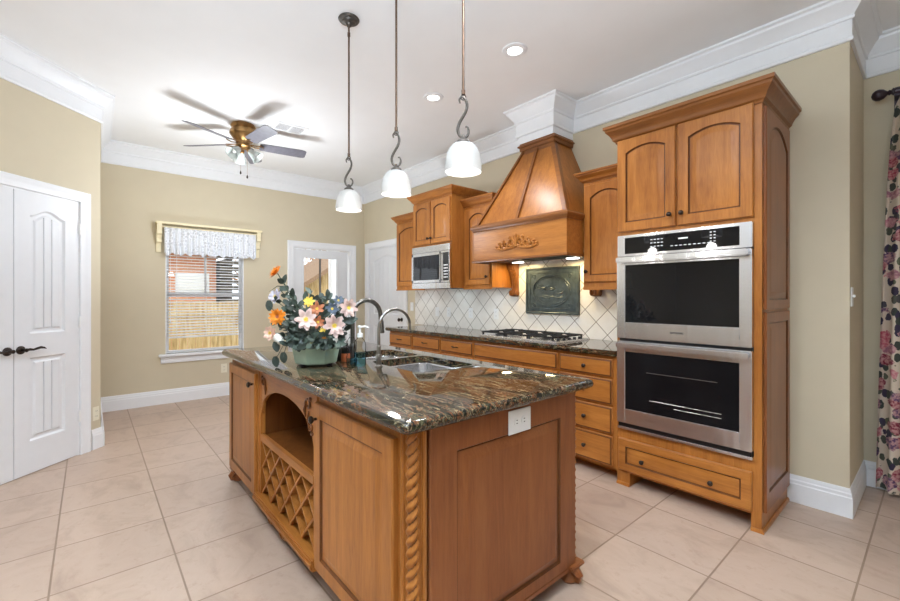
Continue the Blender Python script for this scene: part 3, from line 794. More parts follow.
mb.loops([[(b0, YB - .014, zb), (b0, by, zb), (b1, by, zb), (b1, YB - .014, zb)], [(t0, YB - .014, zt), (t0, ty, zt), (t1, ty, zt), (t1, YB - .014, zt)]])
mb.build('tapered_panel', 'wood', hd)
mb = MB()
def rib(u, wid=.028):
    pts = []
    for z, x0, x1, y in ((zb + .02, b0, b1, by), (zt, t0, t1, ty)):
        c = x0 + (x1 - x0) * u; c = min(max(c, x0 + wid / 2), x1 - wid / 2)
        pts.append([(c - wid / 2, y + .004, z), (c + wid / 2, y + .004, z), (c + wid / 2, y - .014, z), (c - wid / 2, y - .014, z)])
    mb.loops(pts)
for u in (0, .5, 1): rib(u)
for x0, x1, y0, y1 in ((b1, t1, by, ty),):
    mb.loops([[(b1 - .002, by - .014, zb + .02), (b1 + .012, by - .014, zb + .02), (b1 + .012, by + .03, zb + .02), (b1 - .002, by + .03, zb + .02)], [(t1 - .002, ty - .014, zt), (t1 + .012, ty - .014, zt), (t1 + .012, ty + .03, zt), (t1 - .002, ty + .03, zt)]])
mb.loops([[(t0, ty + .004, zt - .035), (t1, ty + .004, zt - .035), (t1, ty - .014, zt - .035), (t0, ty - .014, zt - .035)], [(t0, ty + .004, zt), (t1, ty + .004, zt), (t1, ty - .014, zt), (t0, ty - .014, zt)]])
mb.build('rib', 'wood_dark', hd)
mb = MB(); mb.box(t0 - .022, t1 + .022, ty - .026, YB - .014, 2.665, 2.735, .004); mb.sweep([(0, 0), (.012, 0), (.014, .01), (.006, .018), (0, .018)], [(t1 + .022, YB - .014), (t1 + .022, ty - .026), (t0 - .022, ty - .026), (t0 - .022, YB - .014)], 2.70); mb.build('cap_moulding', 'wood_dark', hd)
mb = MB(); mb.box(HX0 + .045, HX1 - .045, HY + .025, 3.27, 1.640, 1.668); mb.build('vent_insert', 'castiron', hd)
mb = MB()
for k in range(2): mb.box(HX0 + .12 + k * .42, HX0 + .48 + k * .42, HY + .06, 3.15, 1.634, 1.640)
mb.build('vent_filter', 'castiron', hd)
for x in (-2.79, -2.17): mb = MB(); mb.box(x, x + .1, 3.19, 3.25, 1.630, 1.640, .002); mb.build('hood_lamp', 'lamp', hd)
# carved scroll ornament
mb = MB(); cx, cz, y0 = -2.434, 1.735, HY - .004
def spiral(c, r0, r1, a0, turns, sx, n=22, th=.010):
    pts = []; rr = []
    for i in range(n):
        q = i / (n - 1); a = a0 + turns * 2 * PI * q; r = r0 + (r1 - r0) * q
        pts.append((c[0] + sx * r * math.cos(a), y0 - .004, c[1] + r * math.sin(a))); rr.append(th * (1 - .55 * q))
    mb.tube(pts, rr, 7)
for sx in (-1, 1):
    spiral((cx + sx * .048, cz + .045), .045, .012, PI * .9, 1.3, sx)
    spiral((cx + sx * .115, cz + .025), .040, .010, PI * .2, -1.3, sx)
    spiral((cx + sx * .175, cz + .012), .032, .008, PI * .9, 1.2, sx)
    mb.tube([(cx + sx * .02, y0, cz), (cx + sx * .09, y0 - .004, cz - .01), (cx + sx * .17, y0 - .004, cz - .016), (cx + sx * .245, y0, cz + .002)], [.010, .012, .011, .004], 7)
    for k, (a, b, r) in enumerate(((.075, .085, .018), (.14, .062, .016), (.20, .042, .014), (.232, .018, .012))):
        mb.sphere((cx + sx * a, y0 - .002, cz + b), r, 8, (1, .5, .8))
for k in (-1, 0, 1): mb.tube([(cx, y0, cz), (cx + k * .016, y0 - .008, cz + .05), (cx + k * .034, y0, cz + .115 - abs(k) * .015)], [.010, .014, .003], 7)
mb.sphere((cx, y0 - .002, cz + .012), .022, 10, (1, .6, 1))
mb.build('carved_onlay', 'wood', hd)
for x, e in ((-2.74, 4.0), (-2.12, 4.0)):
    l = bpy.data.lights.new('hood_light', 'AREA'); l.size = .1; l.size_y = .06; l.shape = 'RECTANGLE'; l.energy = e * .5; l.color = (1, .76, .36)
    o = bpy.data.objects.new('hood_light', l); COL.objects.link(o); o.location = (x, 3.22, 1.626)
for x in (-4.4, -3.72, -3.16):  # added cool boost for the tiles, no fixture built
    l = bpy.data.lights.new('under_cabinet_fill', 'AREA'); l.shape = 'RECTANGLE'; l.size = .3; l.size_y = .04; l.energy = .42; l.color = (.74, .88, 1)
    o = bpy.data.objects.new('under_cabinet_fill', l); COL.objects.link(o); o.location = (x, 3.2, 1.382)

# corbels under the hood
def corbel(x0, x1, label):
    t = thing('corbel', ((x0 + x1) / 2, YB - .07, 1.31), label, 'corbel', 'corbels under the range hood')
    prof = [(0, 1.315), (.02, 1.30), (.045, 1.315), (.05, 1.345), (.035, 1.375), (.04, 1.43), (.055, 1.50), (.085, 1.56), (.12, 1.60), (.14, 1.635), (.14, 1.695), (0, 1.695)]
    yb = YB - .013
    prof = [(o * .72, z) for o, z in prof]; x0 += .006; x1 -= .006
    mb = MB(); mb.loops([[(x, yb - o, z) for o, z in prof] for x in (x0, x1)]); mb.build('bracket', 'wood_dark', t)
    mb = MB()
    for q in (.2, .5, .8):
        x = x0 + (x1 - x0) * q
        mb.tube([(x, yb - o - .004, z) for o, z in prof[2:10]], .008, 6)
    for xx in (x0, x1): mb.lathe([(.03, 0), (.03, .006), (.018, .009), (.001, .009)], (xx, yb - .03, 1.335), (1 if xx == x1 else -1, 0, 0), 14)
    for k in range(4): mb.sphere(((x0 + x1) / 2, yb - .045 - k * .016, 1.53 + k * .028), .022 - k * .002, 8, (1.2, .6, .8))
    mb.build('carved_leaf', 'wood_dark', t)
    return t
corbel(-2.952, -2.86, 'carved wooden corbel at the lit left end under the range hood')
corbel(-2.02, -1.93, 'carved wooden corbel at the right end under the range hood, mostly hidden behind a cabinet')

# relief plaque on the backsplash
pq = thing('relief_plaque', (-2.452, YB - .03, 1.13), 'dark pewter relief plaque hung on the diagonal tiles above the cooktop', 'plaque')
px0, px1, pz0, pz1, py = -2.757, -2.148, 1.13, 1.58, YB - .032
mb = MB(); mb.box(px0, px1, py, YB - .013, pz0, pz1, .004); mb.build('plate', 'plaque', pq)
mb = MB()
for ins, w_, h_ in ((0, .02, .012), (.05, .006, .006)):
    tmp = MB(); tmp.sweep([(0, 0), (0, h_ * .6), (w_ * .3, h_), (w_ * .7, h_), (w_, h_ * .6), (w_, 0)], [(px0 + ins, pz0 + ins), (px1 - ins, pz0 + ins), (px1 - ins, pz1 - ins), (px0 + ins, pz1 - ins)], closed=True)
    for v in tmp.bm.verts: v.co = V((v.co.x, py + .001 - v.co.z, v.co.y))
    mb.merge(tmp.bm)
mb.build('border', 'plaque', pq)
mb = MB(); pcx, pcz = -2.452, 1.355
for rx, rz, th in ((.215, .15, .007), (.195, .132, .004)):
    mb.tube([(pcx + rx * math.cos(a), py - .002, pcz + rz * math.sin(a)) for a in [2 * PI * i / 48 for i in range(49)]], th, 6)
for sx in (-1, 1):
    for sz in (-1, 1):
        c = (pcx + sx * .205, pcz + sz * .135)
        mb.tube([(c[0] + sx * r * math.cos(a), py - .002, c[1] + sz * r * math.sin(a)) for a, r in [(i * .45, .03 - i * .0016) for i in range(16)]], .005, 5)
prng = random.Random(3)
for k in range(9):
    x = pcx - .13 + prng.random() * .26; z = pcz - .07 + prng.random() * .13; a = prng.random() * 6
    mb.tube([(x + .03 * math.cos(a + i * .4) * (1 + i * .1), py - .001, z + .018 * math.sin(a + i * .4)) for i in range(9)], [.003 + .004 * math.sin(i / 8 * PI) for i in range(9)], 5)
mb.tube([(pcx - .14 + i * .02, py - .001, pcz - .06 + .006 * math.sin(i)) for i in range(15)], .004, 5)
mb.build('relief', 'plaque', pq)

# ------------------------------------------------------------------ cooktop
ck = thing('gas_cooktop', (-2.45, 3.09, .92), 'stainless gas cooktop with black cast iron grates set in the back worktop', 'cooktop')
c0, c1, cy0, cy1 = -2.92, -2.03, 2.85, 3.34
mb = MB(); mb.box(c0, c1, cy0, cy1, .9201, .934, .005); mb.build('tray', 'steel', ck)
burn = [(-2.757, 2.99), (-2.757, 3.22), (-2.475, 3.10), (-2.22, 2.99), (-2.22, 3.22)]
for i, (x, y) in enumerate(burn):
    mb = MB(); mb.lathe([(.055, .934), (.055, .940), (.036, .942), (.036, .950), (.030, .953), (.001, .954)], (x, y, 0), (0, 0, 1), 20); mb.build('burner', 'castiron', ck)
for gx0, gx1 in ((-2.90, -2.615), (-2.605, -2.345), (-2.335, -2.08)):
    mb = MB(); h0, h1 = .955, .967
    for y in (2.88, 3.31): mb.box(gx0, gx1, y - .006, y + .006, h0, h1, .002)
    for x in (gx0 + .006, gx1 - .006): mb.box(x - .006, x + .006, 2.88, 3.31, h0, h1, .002)
    mb.box(gx0, gx1, 3.089, 3.101, h0, h1, .002)
    mx = (gx0 + gx1) / 2
    for y0_, y1_ in ((2.88, 2.965), (3.02, 3.095), (3.095, 3.185), (3.245, 3.31)): mb.box(mx - .005, mx + .005, y0_, y1_, h0, h1 + .004, .002)
    for yy in (2.99, 3.215):
        for xa, xb in ((gx0, mx - .035), (mx + .035, gx1)): mb.box(xa, xb, yy - .005, yy + .005, h0, h1 + .004, .002)
    for x in (gx0 + .008, gx1 - .008):
        for y in (2.886, 3.304): mb.box(x - .006, x + .006, y - .006, y + .006, .934, h0)
    mb.build('grate', 'castiron', ck)
for k in range(5):
    mb = MB(); mb.lathe([(.014, .934), (.014, .945), (.012, .952), (.001, .953)], (-2.06, 2.92 + k * .078, 0), (0, 0, 1), 14); mb.build('control_knob', 'castiron', ck)

# ------------------------------------------------------------------ wall plates
def plate(name, P, U, N, label, kind, group=None, mat='plate', w=.072, h=.116):
    P = V(P); t = thing(name, P, label, 'outlet' if kind != 'switch' else 'switch', group)
    mb = MB(); mt = Matrix((U.to_4d(), N.to_4d(), Z_.to_4d(), (0, 0, 0, 1))).transposed()
    mt = Matrix.Translation(P) @ Matrix(((U.x, N.x, 0, 0), (U.y, N.y, 0, 0), (0, 0, 1, 0), (0, 0, 0, 1)))
    mb.box(-w / 2, w / 2, 0, .006, -h / 2, h / 2, .002, mtx=mt); mb.build('cover_plate', mat, t)
    if kind == 'outlet':
        horiz = w > h
        for s in (-1, 1):
            ox, oz = (s * .022, 0) if horiz else (0, s * .022)
            mb = MB(); mb.lathe([(.016, 0), (.016, .0085), (.001, .0085)], mt @ V((ox, 0, oz)), N, 18); f = mb.build('receptacle', mat, t)
            mb = MB()
            for q in (-1, 1):
                a, b = (0, q * .006) if horiz else (q * .006, 0)
                l, m = (.004, .0012) if horiz else (.0012, .004)
                mb.box(ox + a - l, ox + a + l, .008, .0092, oz + b - m, oz + b + m, mtx=mt)
            mb.build('slot', 'slot', f)
    else:
        mb = MB(); mb.box(-.006, .006, .005, .018, -.004, .014, .002, mtx=mt); mb.build('toggle', mat, t)
    return t
yo = YB - .013
plate('wall_outlet', (-4.201, yo, 1.104), X_, -Y_, 'white plate on the backsplash, leftmost of four', 'switch')
plate('wall_outlet', (-3.974, yo, 1.106), X_, -Y_, 'white plate on the backsplash, second from the left of four', 'outlet')
plate('wall_outlet', (-3.577, yo, 1.106), X_, -Y_, 'white plate on the backsplash, third from the left of four', 'outlet')
plate('wall_outlet', (-3.171, yo, 1.107), X_, -Y_, 'white plate on the backsplash, nearest to the cooktop', 'outlet')
plate('light_switch', (-4.775, YB - .001, 1.16), X_, -Y_, 'white switch plate between the far white door and the tiles', 'switch')
plate('wall_outlet', (XW, 1.335, .36), -Y_, X_, 'pale outlet low on the tan wall below the window', 'outlet', mat='beige')
plate('light_switch', (-.352, 3.47, 1.297), Y_, X_, 'white light switch on the narrow wall end near the curtain', 'switch')
plate('wall_outlet', P3(-.05, .001, .30), DU, DN, 'cream outlet low on the wall end beside the white double doors', 'outlet', mat='beige', w=.06)

# ------------------------------------------------------------------ island
IX0, IX1, IY0, IY1 = -3.30, -1.085, .775, 1.725
isl = thing('island_cabinet', ((IX0 + IX1) / 2, 1.25, 0), 'carved wooden kitchen island base with wine rack and rope-twist corner posts', 'kitchen island')
NX0, NX1 = -2.655, -1.838       # middle bay
BZ = .085
mb = MB()
mb.box(IX0, NX0, IY0, IY1 - .02, BZ, .878); mb.box(-1.63, IX1 - .06, IY0, IY1 - .02, BZ, .878)
mb.box(NX1, -1.63, IY0, 1.20, BZ, .878); mb.box(NX1, -1.63, 1.20, IY1 - .02, BZ, .62); mb.box(NX1, -1.63, 1.67, IY1 - .02, .62, .878)
mb.box(NX0, NX1, 1.20, IY1 - .02, BZ, .62); mb.box(NX0, NX1, 1.67, IY1 - .02, .62, .878); mb.box(NX0, NX1, 1.2, 1.205, .62, .878)
mb.box(NX0, NX1, IY0 + .02, 1.20, BZ, BZ + .03)
mb.box(IX1 - .06, IX1 - .016, IY0 + .065, IY1 - .045, BZ, .878)
mb.build('body', 'wood', isl)
mb = MB(); mb.box(NX0, NX0 + .02, IY0 - .003, IY0 + .025, BZ, .878, .002); mb.box(NX0 - .032, NX0 + .001, IY0 - .006, IY0 + .02, BZ, .878, .002); mb.build('stile', 'wood', isl)
mb = MB(); mb.box(NX1 - .02, NX1, IY0 - .003, IY0 + .025, BZ, .878, .002); mb.box(NX1 - .001, NX1 + .03, IY0 - .006, IY0 + .02, BZ, .878, .002); mb.build('stile', 'wood', isl)
# arched valance
mb = MB(); a0, a1 = NX0 + .02, NX1 - .02; zs, zk = .60, .78
ar = [(a1 + (a0 - a1) * i / 24, zs + (zk - zs) * math.sqrt(max(0, 1 - (2 * i / 24 - 1) ** 2)) ** .9) for i in range(25)]
for (xa, za), (xb, zb_) in zip(ar[:-1], ar[1:]):
    q = [(x, y, z) for y in (IY0, IY0 + .02) for x, z in ((xa, za), (xb, zb_), (xb, .878), (xa, .878))]
    mb.loops([q[:4], q[4:]])
mb.build('arched_valance', 'wood_h', isl)
mb = MB(); y0 = IY0 - .003
def scr(cx, cz, sx, sz, s=1):
    pts = [(cx + sx * s * r * math.cos(a), y0, cz + sz * s * r * math.sin(a)) for a, r in [(i * .42, .032 - i * .0017) for i in range(15)]]
    mb.tube(pts, [.007 - .0002 * i for i in range(15)], 6)
    mb.tube([(cx + sx * s * .03, y0, cz), (cx + sx * s * .045, y0, cz - sz * .03), (cx + sx * s * .035, y0, cz - sz * .065)], [.006, .009, .003], 6)
    mb.sphere((cx - sx * s * .02, y0, cz + sz * .03), .012, 8, (1.2, .6, .8))
scr(a0 + .05, .795, 1, 1); scr(a1 - .06, .795, -1, 1); scr(a1 - .03, .70, -1, -1, .7)
mb.build('carved_onlay', 'glaze', isl)
mb = MB(); mb.box(NX0 + .004, NX1 - .004, IY0 + .018, 1.20, .452, .472); mb.build('shelf', 'wood_in', isl)
mb = MB(); mb.box(NX0 + .02, NX1 - .02, IY0 - .004, IY0 + .02, .438, .484, .004); mb.build('shelf_rail', 'wood_h', isl)
mb = MB(); mb.box(NX0 + .02, NX1 - .02, 1.185, 1.199, .115, .878); mb.box(NX0, NX0 + .012, IY0 + .02, 1.19, .115, .878); mb.box(NX1 - .012, NX1, IY0 + .02, 1.19, .115, .878); mb.build('niche_lining', 'wood_in', isl)
# wine lattice
mb = MB(); l0, l1, z0, z1 = NX0 + .02, NX1 - .02, .128, .438
p = .152
for s in (1, -1):
    k = -6
    for k in range(-8, 14):
        # line z = z0 + s*(x - xk), clip
        xk = l0 + k * p * 1.0
        pts = []
        if s == 1: xa, za, xb, zb_ = xk, z0, xk + (z1 - z0), z1
        else: xa, za, xb, zb_ = xk, z1, xk + (z1 - z0), z0
        if xb <= l0 or xa >= l1: continue
        if xa < l0: za += (l0 - xa) * s; xa = l0
        if xb > l1: zb_ -= (xb - l1) * s; xb = l1
        if xb - xa < .02: continue
        d = V((xb - xa, 0, zb_ - za)); L = d.length; ang = math.atan2(d.z, d.x)
        yy = IY0 + (.004 if s == 1 else .0055)
        mt = Matrix.Translation(((xa + xb) / 2, 0, (za + zb_) / 2)) @ Matrix.Rotation(-ang, 4, 'Y')
        mb.box(-L / 2, L / 2, yy, yy + .012 + (.30 if s == 1 else .28), -.005, .005, mtx=mt) if False else mb.box(-L / 2, L / 2, yy, yy + .30, -.0055, .0055, mtx=mt)
mb.build('wine_lattice', 'wood', isl)
mb = MB(); mb.box(NX0 - .03, NX1 + .028, IY0 - .03, IY0 + .02, BZ - .012, .128, .006); mb.box(NX0 - .03, NX1 + .028, IY0 - .038, IY0 - .028, .088, .112, .004); mb.build('bottom_rail', 'wood_h', isl)
mb = MB(); q = [(-2.50, BZ - .01), (-2.50, .05), (-2.44, .03), (-2.40, .045), (-2.27, .045), (-2.23, .03), (-2.17, .05), (-2.17, BZ - .01)]
mb.loops([[(x, y, z) for x, z in q] for y in (IY0 - .012, IY0 + .01)])
for x in (-2.43, -2.24): mb.tube([(x + .03 * math.cos(a) , IY0 - .014, .052 + .014 * math.sin(a)) for a in [i * .5 for i in range(13)]], .004, 5)
mb.build('carved_apron', 'wood_h', isl)
# front doors
mb = MB(); panel(mb, (IX0 + .008, IY0, BZ + .012), X_, -Y_, NX0 - .036 - IX0 - .008, .735, .024, .062, n=8); d = mb.build('door', ['wood', 'glaze'], isl)
knob(d, (NX0 - .072, IY0 - .024, .765), -Y_, r=.017)
mb = MB(); panel(mb, (NX1 + .034, IY0, BZ + .012), X_, -Y_, IX1 - .085 - NX1 - .034, .735, .024, .062, n=8); d = mb.build('door', ['wood', 'glaze'], isl)
knob(d, (NX1 + .062, IY0 - .024, .765), -Y_, r=.017)
# back doors towards the cooktop
for k in range(4):
    w = (IX1 - .1 - IX0) / 4
    mb = MB(); panel(mb, (IX0 + (k + 1) * w, IY1 - .02, BZ + .012), -X_, Y_, w - .01, .735, .02, .06, n=8); d = mb.build('door', ['wood', 'glaze'], isl)
    knob(d, (IX0 + k * w + (.04 if k % 2 else w - .04), IY1, .7), Y_)
# right end: frame and raised panel
mb = MB(); panel(mb, (IX1 - .018, IY0 + .066, BZ), Y_, X_, IY1 - .045 - IY0 - .066, .793, .02, .118, n=8, rb=.05, rt=.108, lift=.008)
mb.build('end_panel', ['wood_shaded', 'glaze'], isl)
mb = MB(); mb.box(IX1 - .03, IX1 + .001, IY0 + .05, IY1 - .03, BZ - .02, BZ + .001, .002); mb.build('end_base_rail', 'wood_shaded', isl)
# corner posts with rope twist
def rope(cx, cy, sx, sy):
    mb = MB(); mb.box(min(cx, cx - sx * .06), max(cx, cx - sx * .06), min(cy, cy - sy * .0), max(cy, cy - sy * .0) + .0001, .1, .101) if False else None
    # reeded backing
    bx = cx - sx * .030; byy = cy - sy * .030
    mb.box(bx - .030, bx + .030, byy - .030, byy + .030, BZ, .878)
    for o in (-.040,):
        mb.tube([(cx + sx * o - sx * .006, cy + sy * .002, BZ), (cx + sx * o - sx * .006, cy + sy * .002, .878)], .009, 8)
        mb.tube([(cx + sx * .002, cy + sy * o - sy * .006, BZ), (cx + sx * .002, cy + sy * o - sy * .006, .878)], .009, 8)
    mb.build('corner_post', 'wood', isl)
    mb = MB(); n = 14; z = BZ; lps = []; ns = 260
    for i in range(ns + 1):
        zz = BZ + (.876 - BZ) * i / ns; ph = -zz / .072 * 2 * PI
        lps.append([(cx + .0180 * (1 + .20 * math.cos(2 * (a - ph * sx * sy))) * math.cos(a) - sx * .010, cy + .0180 * (1 + .20 * math.cos(2 * (a - ph * sx * sy))) * math.sin(a) - sy * .010, zz) for a in [2 * PI * k / 32 for k in range(32)]])
    mb.loops(lps)
    for f in mb.bm.faces:
        if len(f.verts) == 4:
            c = f.calc_center_median(); f.material_index = 1 if math.hypot(c.x - cx + sx * .010, c.y - cy + sy * .010) < .0150 else 0
    return mb.build('rope_twist', ['wood', 'glaze'], isl, smooth=60)
rope(IX1 - .002, IY0 - .004, 1, -1)
rope(IX1 - .024, IY1 - .016, 1, 1)
# scroll feet
def foot(cx, cy, sx, sy):
    mb = MB()
    mb.box(cx - .05, cx + .05, cy - .05, cy + .05, .072, BZ + .004, .004)
    for ax, ay in ((sx, 0), (0, sy)):
        pts = [(cx + ax * (o) - (0 if ax else 0), cy + ay * (o), z) for o, z in ((-.03, .07), (.03, .062), (.052, .04), (.045, .016), (.025, .012), (.018, .028), (.03, .036))]
        mb.tube(pts, [.022, .024, .020, .014, .012, .009, .006], 8)
    mb.lathe([(.036, 0), (.042, .01), (.034, .03), (.028, .05), (.04, .072)], (cx, cy, 0), (0, 0, 1), 16)
    mb.build('foot', 'wood_shaded', isl)
foot(IX1 - .035, IY0 + .04, 1, -1); foot(IX1 - .03, IY1 - .05, 1, 1); foot(IX0 + .05, IY0 + .03, -1, -1); foot(IX0 + .05, IY1 - .06, -1, 1)

plate('wall_outlet', (IX1 + .003, 1.284, .812), Y_, X_, 'white horizontal outlet on the end of the island under its worktop', 'outlet', w=.132, h=.092)

# island worktop with two sink cut-outs
TX_0, TX_1, TY_0, TY_1, TZ0, TZ1 = -3.345, -1.035, .712, 1.762, .88, .92
def rr(x0, x1, y0, y1, r, n=6):
    pts = []
    for cx, cy, a in ((x1 - r, y0 + r, -90), (x1 - r, y1 - r, 0), (x0 + r, y1 - r, 90), (x0 + r, y0 + r, 180)):
        for i in range(n + 1): q = R(a + 90 * i / n); pts.append((cx + r * math.cos(q), cy + r * math.sin(q)))
    return pts
S1 = (-2.17, -1.69, 1.238, 1.635); S2 = (-2.59, -2.21, 1.265, 1.635)
def top_mesh():
    mb = MB(); bm = mb.bm
    prof = [(-.012, 0), (-.004, .006), (0, .020), (-.004, .034), (-.014, .040)]
    outs = [[bm.verts.new((x, y, TZ0 + h)) for x, y in rr(TX_0 - o, TX_1 + o, TY_0 - o, TY_1 + o, .016)] for o, h in prof]
    n = len(outs[0])
    for a, b in zip(outs[:-1], outs[1:]):
        for i in range(n): bm.faces.new((a[i], a[(i + 1) % n], b[(i + 1) % n], b[i]))
    hs = []
    for S in (S1, S2):
        lo = [bm.verts.new((x, y, TZ0)) for x, y in rr(*S, .05)]; hi = [bm.verts.new((x, y, TZ1)) for x, y in rr(*S, .05)]
        m = len(lo)
        for i in range(m): bm.faces.new((lo[i], hi[i], hi[(i + 1) % m], lo[(i + 1) % m]))
        hs.append((lo, hi))
    for idx, ring in ((1, outs[-1]), (0, outs[0])):
        ed = []
        for lp in [ring] + [h[idx] for h in hs]:
            for i in range(len(lp)):
                e = bm.edges.get((lp[i], lp[(i + 1) % len(lp)])); ed.append(e)
        bmesh.ops.triangle_fill(bm, use_beauty=True, edges=ed)
    return mb
solo(top_mesh().build('island_countertop', 'granite', smooth=50), 'polished dark granite worktop of the kitchen island with double sink cutout', 'countertop')

sk = thing('double_sink', (-2.09, 1.42, .70), 'stainless double bowl sink set into the island worktop', 'sink')
for nm, S, dep in (('large_bowl', S1, .20), ('small_bowl', S2, .16)):
    mb = MB(); e = .006
    A = lambda o, z, r=.05: [(x, y, z) for x, y in rr(S[0] - o, S[1] + o, S[2] - o, S[3] + o, r)]
    mb.loops([A(.02, .8795), A(.004, .8795), A(-.004, .872), A(-.012, .88 - dep + .03), A(-.04, .88 - dep, .03)], False, True)
    b = mb.build(nm, 'steel', sk)
    mb = MB(); mb.lathe([(.04, .0005), (.036, .003), (.02, .001), (.001, .001)], ((S[0] + S[1]) / 2, (S[2] + S[3]) / 2, .88 - dep), (0, 0, 1), 18); mb.build('drain', 'steel_dark', b)

fz = .92
f1 = thing('kitchen_faucet', (-2.285, 1.19, fz), 'tall dark gooseneck faucet behind the soap bottles on the island', 'faucet')
bx, byy = -2.285, 1.19
mb = MB(); mb.lathe([(.030, 0), (.030, .006), (.022, .014), (.020, .09), (.015, .10)], (bx, byy, fz), (0, 0, 1), 20); mb.build('base', 'faucet_dark', f1)
mb = MB(); pts = [(bx, byy, fz + .09), (bx, byy, fz + .25)] + [(bx + .02 * q, byy + .09 - .09 * math.cos(a), fz + .265 + .092 * math.sin(a)) for q, a in [(i / 12, PI * i / 12) for i in range(13)]] + [(bx + .02, byy + .183, fz + .225)]
mb.tube(pts, .0135, 12); mb.build('spout', 'faucet_dark', f1)
mb = MB(); mb.lathe([(.013, 0), (.017, -.012), (.019, -.05), (.022, -.075), (.018, -.08), (.001, -.08)], (bx + .02, byy + .184, fz + .232), (0, 0, 1), 14); mb.build('spray_head', 'faucet_dark', f1)
mb = MB(); mb.tube([(bx, byy, fz + .06), (bx - .05, byy - .01, fz + .075), (bx - .09, byy - .015, fz + .085)], [.010, .008, .006], 10); mb.build('lever', 'faucet_dark', f1)
f2 = thing('filter_faucet', (-1.985, 1.19, fz), 'slim brushed steel faucet with a high curved spout at the sink edge nearest the camera', 'faucet')
bx, byy = -1.985, 1.19
mb = MB(); mb.lathe([(.022, 0), (.022, .005), (.015, .010), (.014, .045), (.016, .048), (.016, .062), (.012, .066), (.012, .11), (.008, .115)], (bx, byy, fz), (0, 0, 1), 16); mb.build('base', 'steel_dark', f2)
mb = MB(); pts = [(bx, byy, fz + .11), (bx, byy, fz + .205)] + [(bx + .01 * i / 14, byy + .1 - .1 * math.cos(a), fz + .21 + .098 * math.sin(a)) for i, a in [(i, PI * i / 14) for i in range(15)]] + [(bx + .01, byy + .2, fz + .185)]
mb.tube(pts, [.0085] * 2 + [.0075] * (len(pts) - 2), 10); mb.build('spout', 'steel_dark', f2)
for s in (-1, 1):
    mb = MB(); mb.tube([(bx, byy, fz + .055), (bx + s * .018, byy - s * .018, fz + .056), (bx + s * .024, byy - s * .024, fz + .056)], [.006, .006, .009], 8); mb.build('valve_handle', 'steel_dark', f2)

# soap and small bottles
sp = thing('soap_bottle', (-2.075, 1.125, fz), 'clear pump bottle half full of blue liquid soap beside the slim faucet', 'soap bottle')
q = (-2.075, 1.125, fz + .0005)
mb = MB(); mb.lathe([(.030, 0), (.033, .004), (.033, .115), (.028, .135), (.014, .15), (.013, .162)], q, (0, 0, 1), 20); mb.build('bottle', 'clear', sp)
mb = MB(); mb.lathe([(.029, .003), (.0315, .006), (.0315, .072)], q, (0, 0, 1), 20); mb.build('liquid', 'blue', sp)
mb = MB(); mb.lathe([(.016, .156), (.016, .176), (.007, .178), (.006, .205), (.011, .207), (.011, .218), (.001, .220)], q, (0, 0, 1), 14); mb.tube([(q[0], q[1], q[2] + .213), (q[0] + .02, q[1] + .024, q[2] + .214), (q[0] + .032, q[1] + .038, q[2] + .207)], .005, 8); mb.build('pump', 'plate', sp)
sp = thing('squeeze_bottle', (-2.15, 1.10, fz), 'tall waisted clear bottle standing left of the blue soap', 'bottle')
q = (-2.158, 1.118, fz + .0005)
mb = MB(); mb.lathe([(.026, 0), (.029, .004), (.028, .04), (.024, .065), (.028, .09), (.028, .125), (.016, .146), (.012, .150)], q, (0, 0, 1), 18); mb.build('bottle', 'clear', sp)
mb = MB(); mb.lathe([(.026, .003), (.0275, .006), (.0265, .03)], q, (0, 0, 1), 18); mb.build('liquid', 'blue', sp)
mb = MB(); mb.lathe([(.015, .146), (.015, .168), (.001, .170)], q, (0, 0, 1), 14); mb.build('cap', 'clear', sp)
sp = thing('small_bottle', (-2.29, 1.155, fz), 'little bottle with black cap and orange label beside the flower pot', 'bottle', None)
q = (-2.265, 1.135, fz + .0005)
mb = MB(); mb.lathe([(.024, 0), (.026, .003), (.026, .055), (.02, .066)], q, (0, 0, 1), 16); mb.build('bottle', 'rub', sp)
mb = MB(); mb.lathe([(.0265, .048), (.0275, .052), (.0275, .085), (.016, .092), (.016, .105), (.001, .107)], q, (0, 0, 1), 16); mb.build('cap', 'black', sp)
sp = thing('small_bottle', (-2.345, 1.13, fz), 'little all-black bottle tucked close against the flower pot', 'bottle', None)
q = (-2.345, 1.135, fz + .0005)
mb = MB(); mb.lathe([(.024, 0), (.026, .003), (.026, .06), (.018, .074)], q, (0, 0, 1), 16); mb.build('bottle', 'black', sp)
mb = MB(); mb.lathe([(.019, .07), (.019, .1), (.014, .108), (.001, .11)], q, (0, 0, 1), 16); mb.build('cap', 'black', sp)

# ------------------------------------------------------------------ flower pot and arrangement
PCX, PCY = -2.28, .965
pt = thing('flower_pot', (PCX, PCY, fz), 'pale green eight-sided ceramic pot on the island worktop', 'pot')
mb = MB()
def octo(r, z, a0=R(-3)): return [(PCX + r * math.cos(a0 + k * PI / 4), PCY + r * math.sin(a0 + k * PI / 4), z) for k in range(8)]
mb.loops([octo(.108, fz + .010), octo(.118, fz + .018), octo(.140, fz + .120), octo(.145, fz + .126), octo(.145, fz + .134), octo(.134, fz + .134), octo(.112, fz + .03)], True, True); mb.build('body', 'pot', pt, smooth=20)
for k in range(4):
    a = R(22) + k * PI / 2; mb = MB(); mb.lathe([(.014, 0), (.017, .012)], (PCX + .095 * math.cos(a), PCY + .095 * math.sin(a), fz), (0, 0, 1), 10); mb.build('foot', 'castiron', pt)

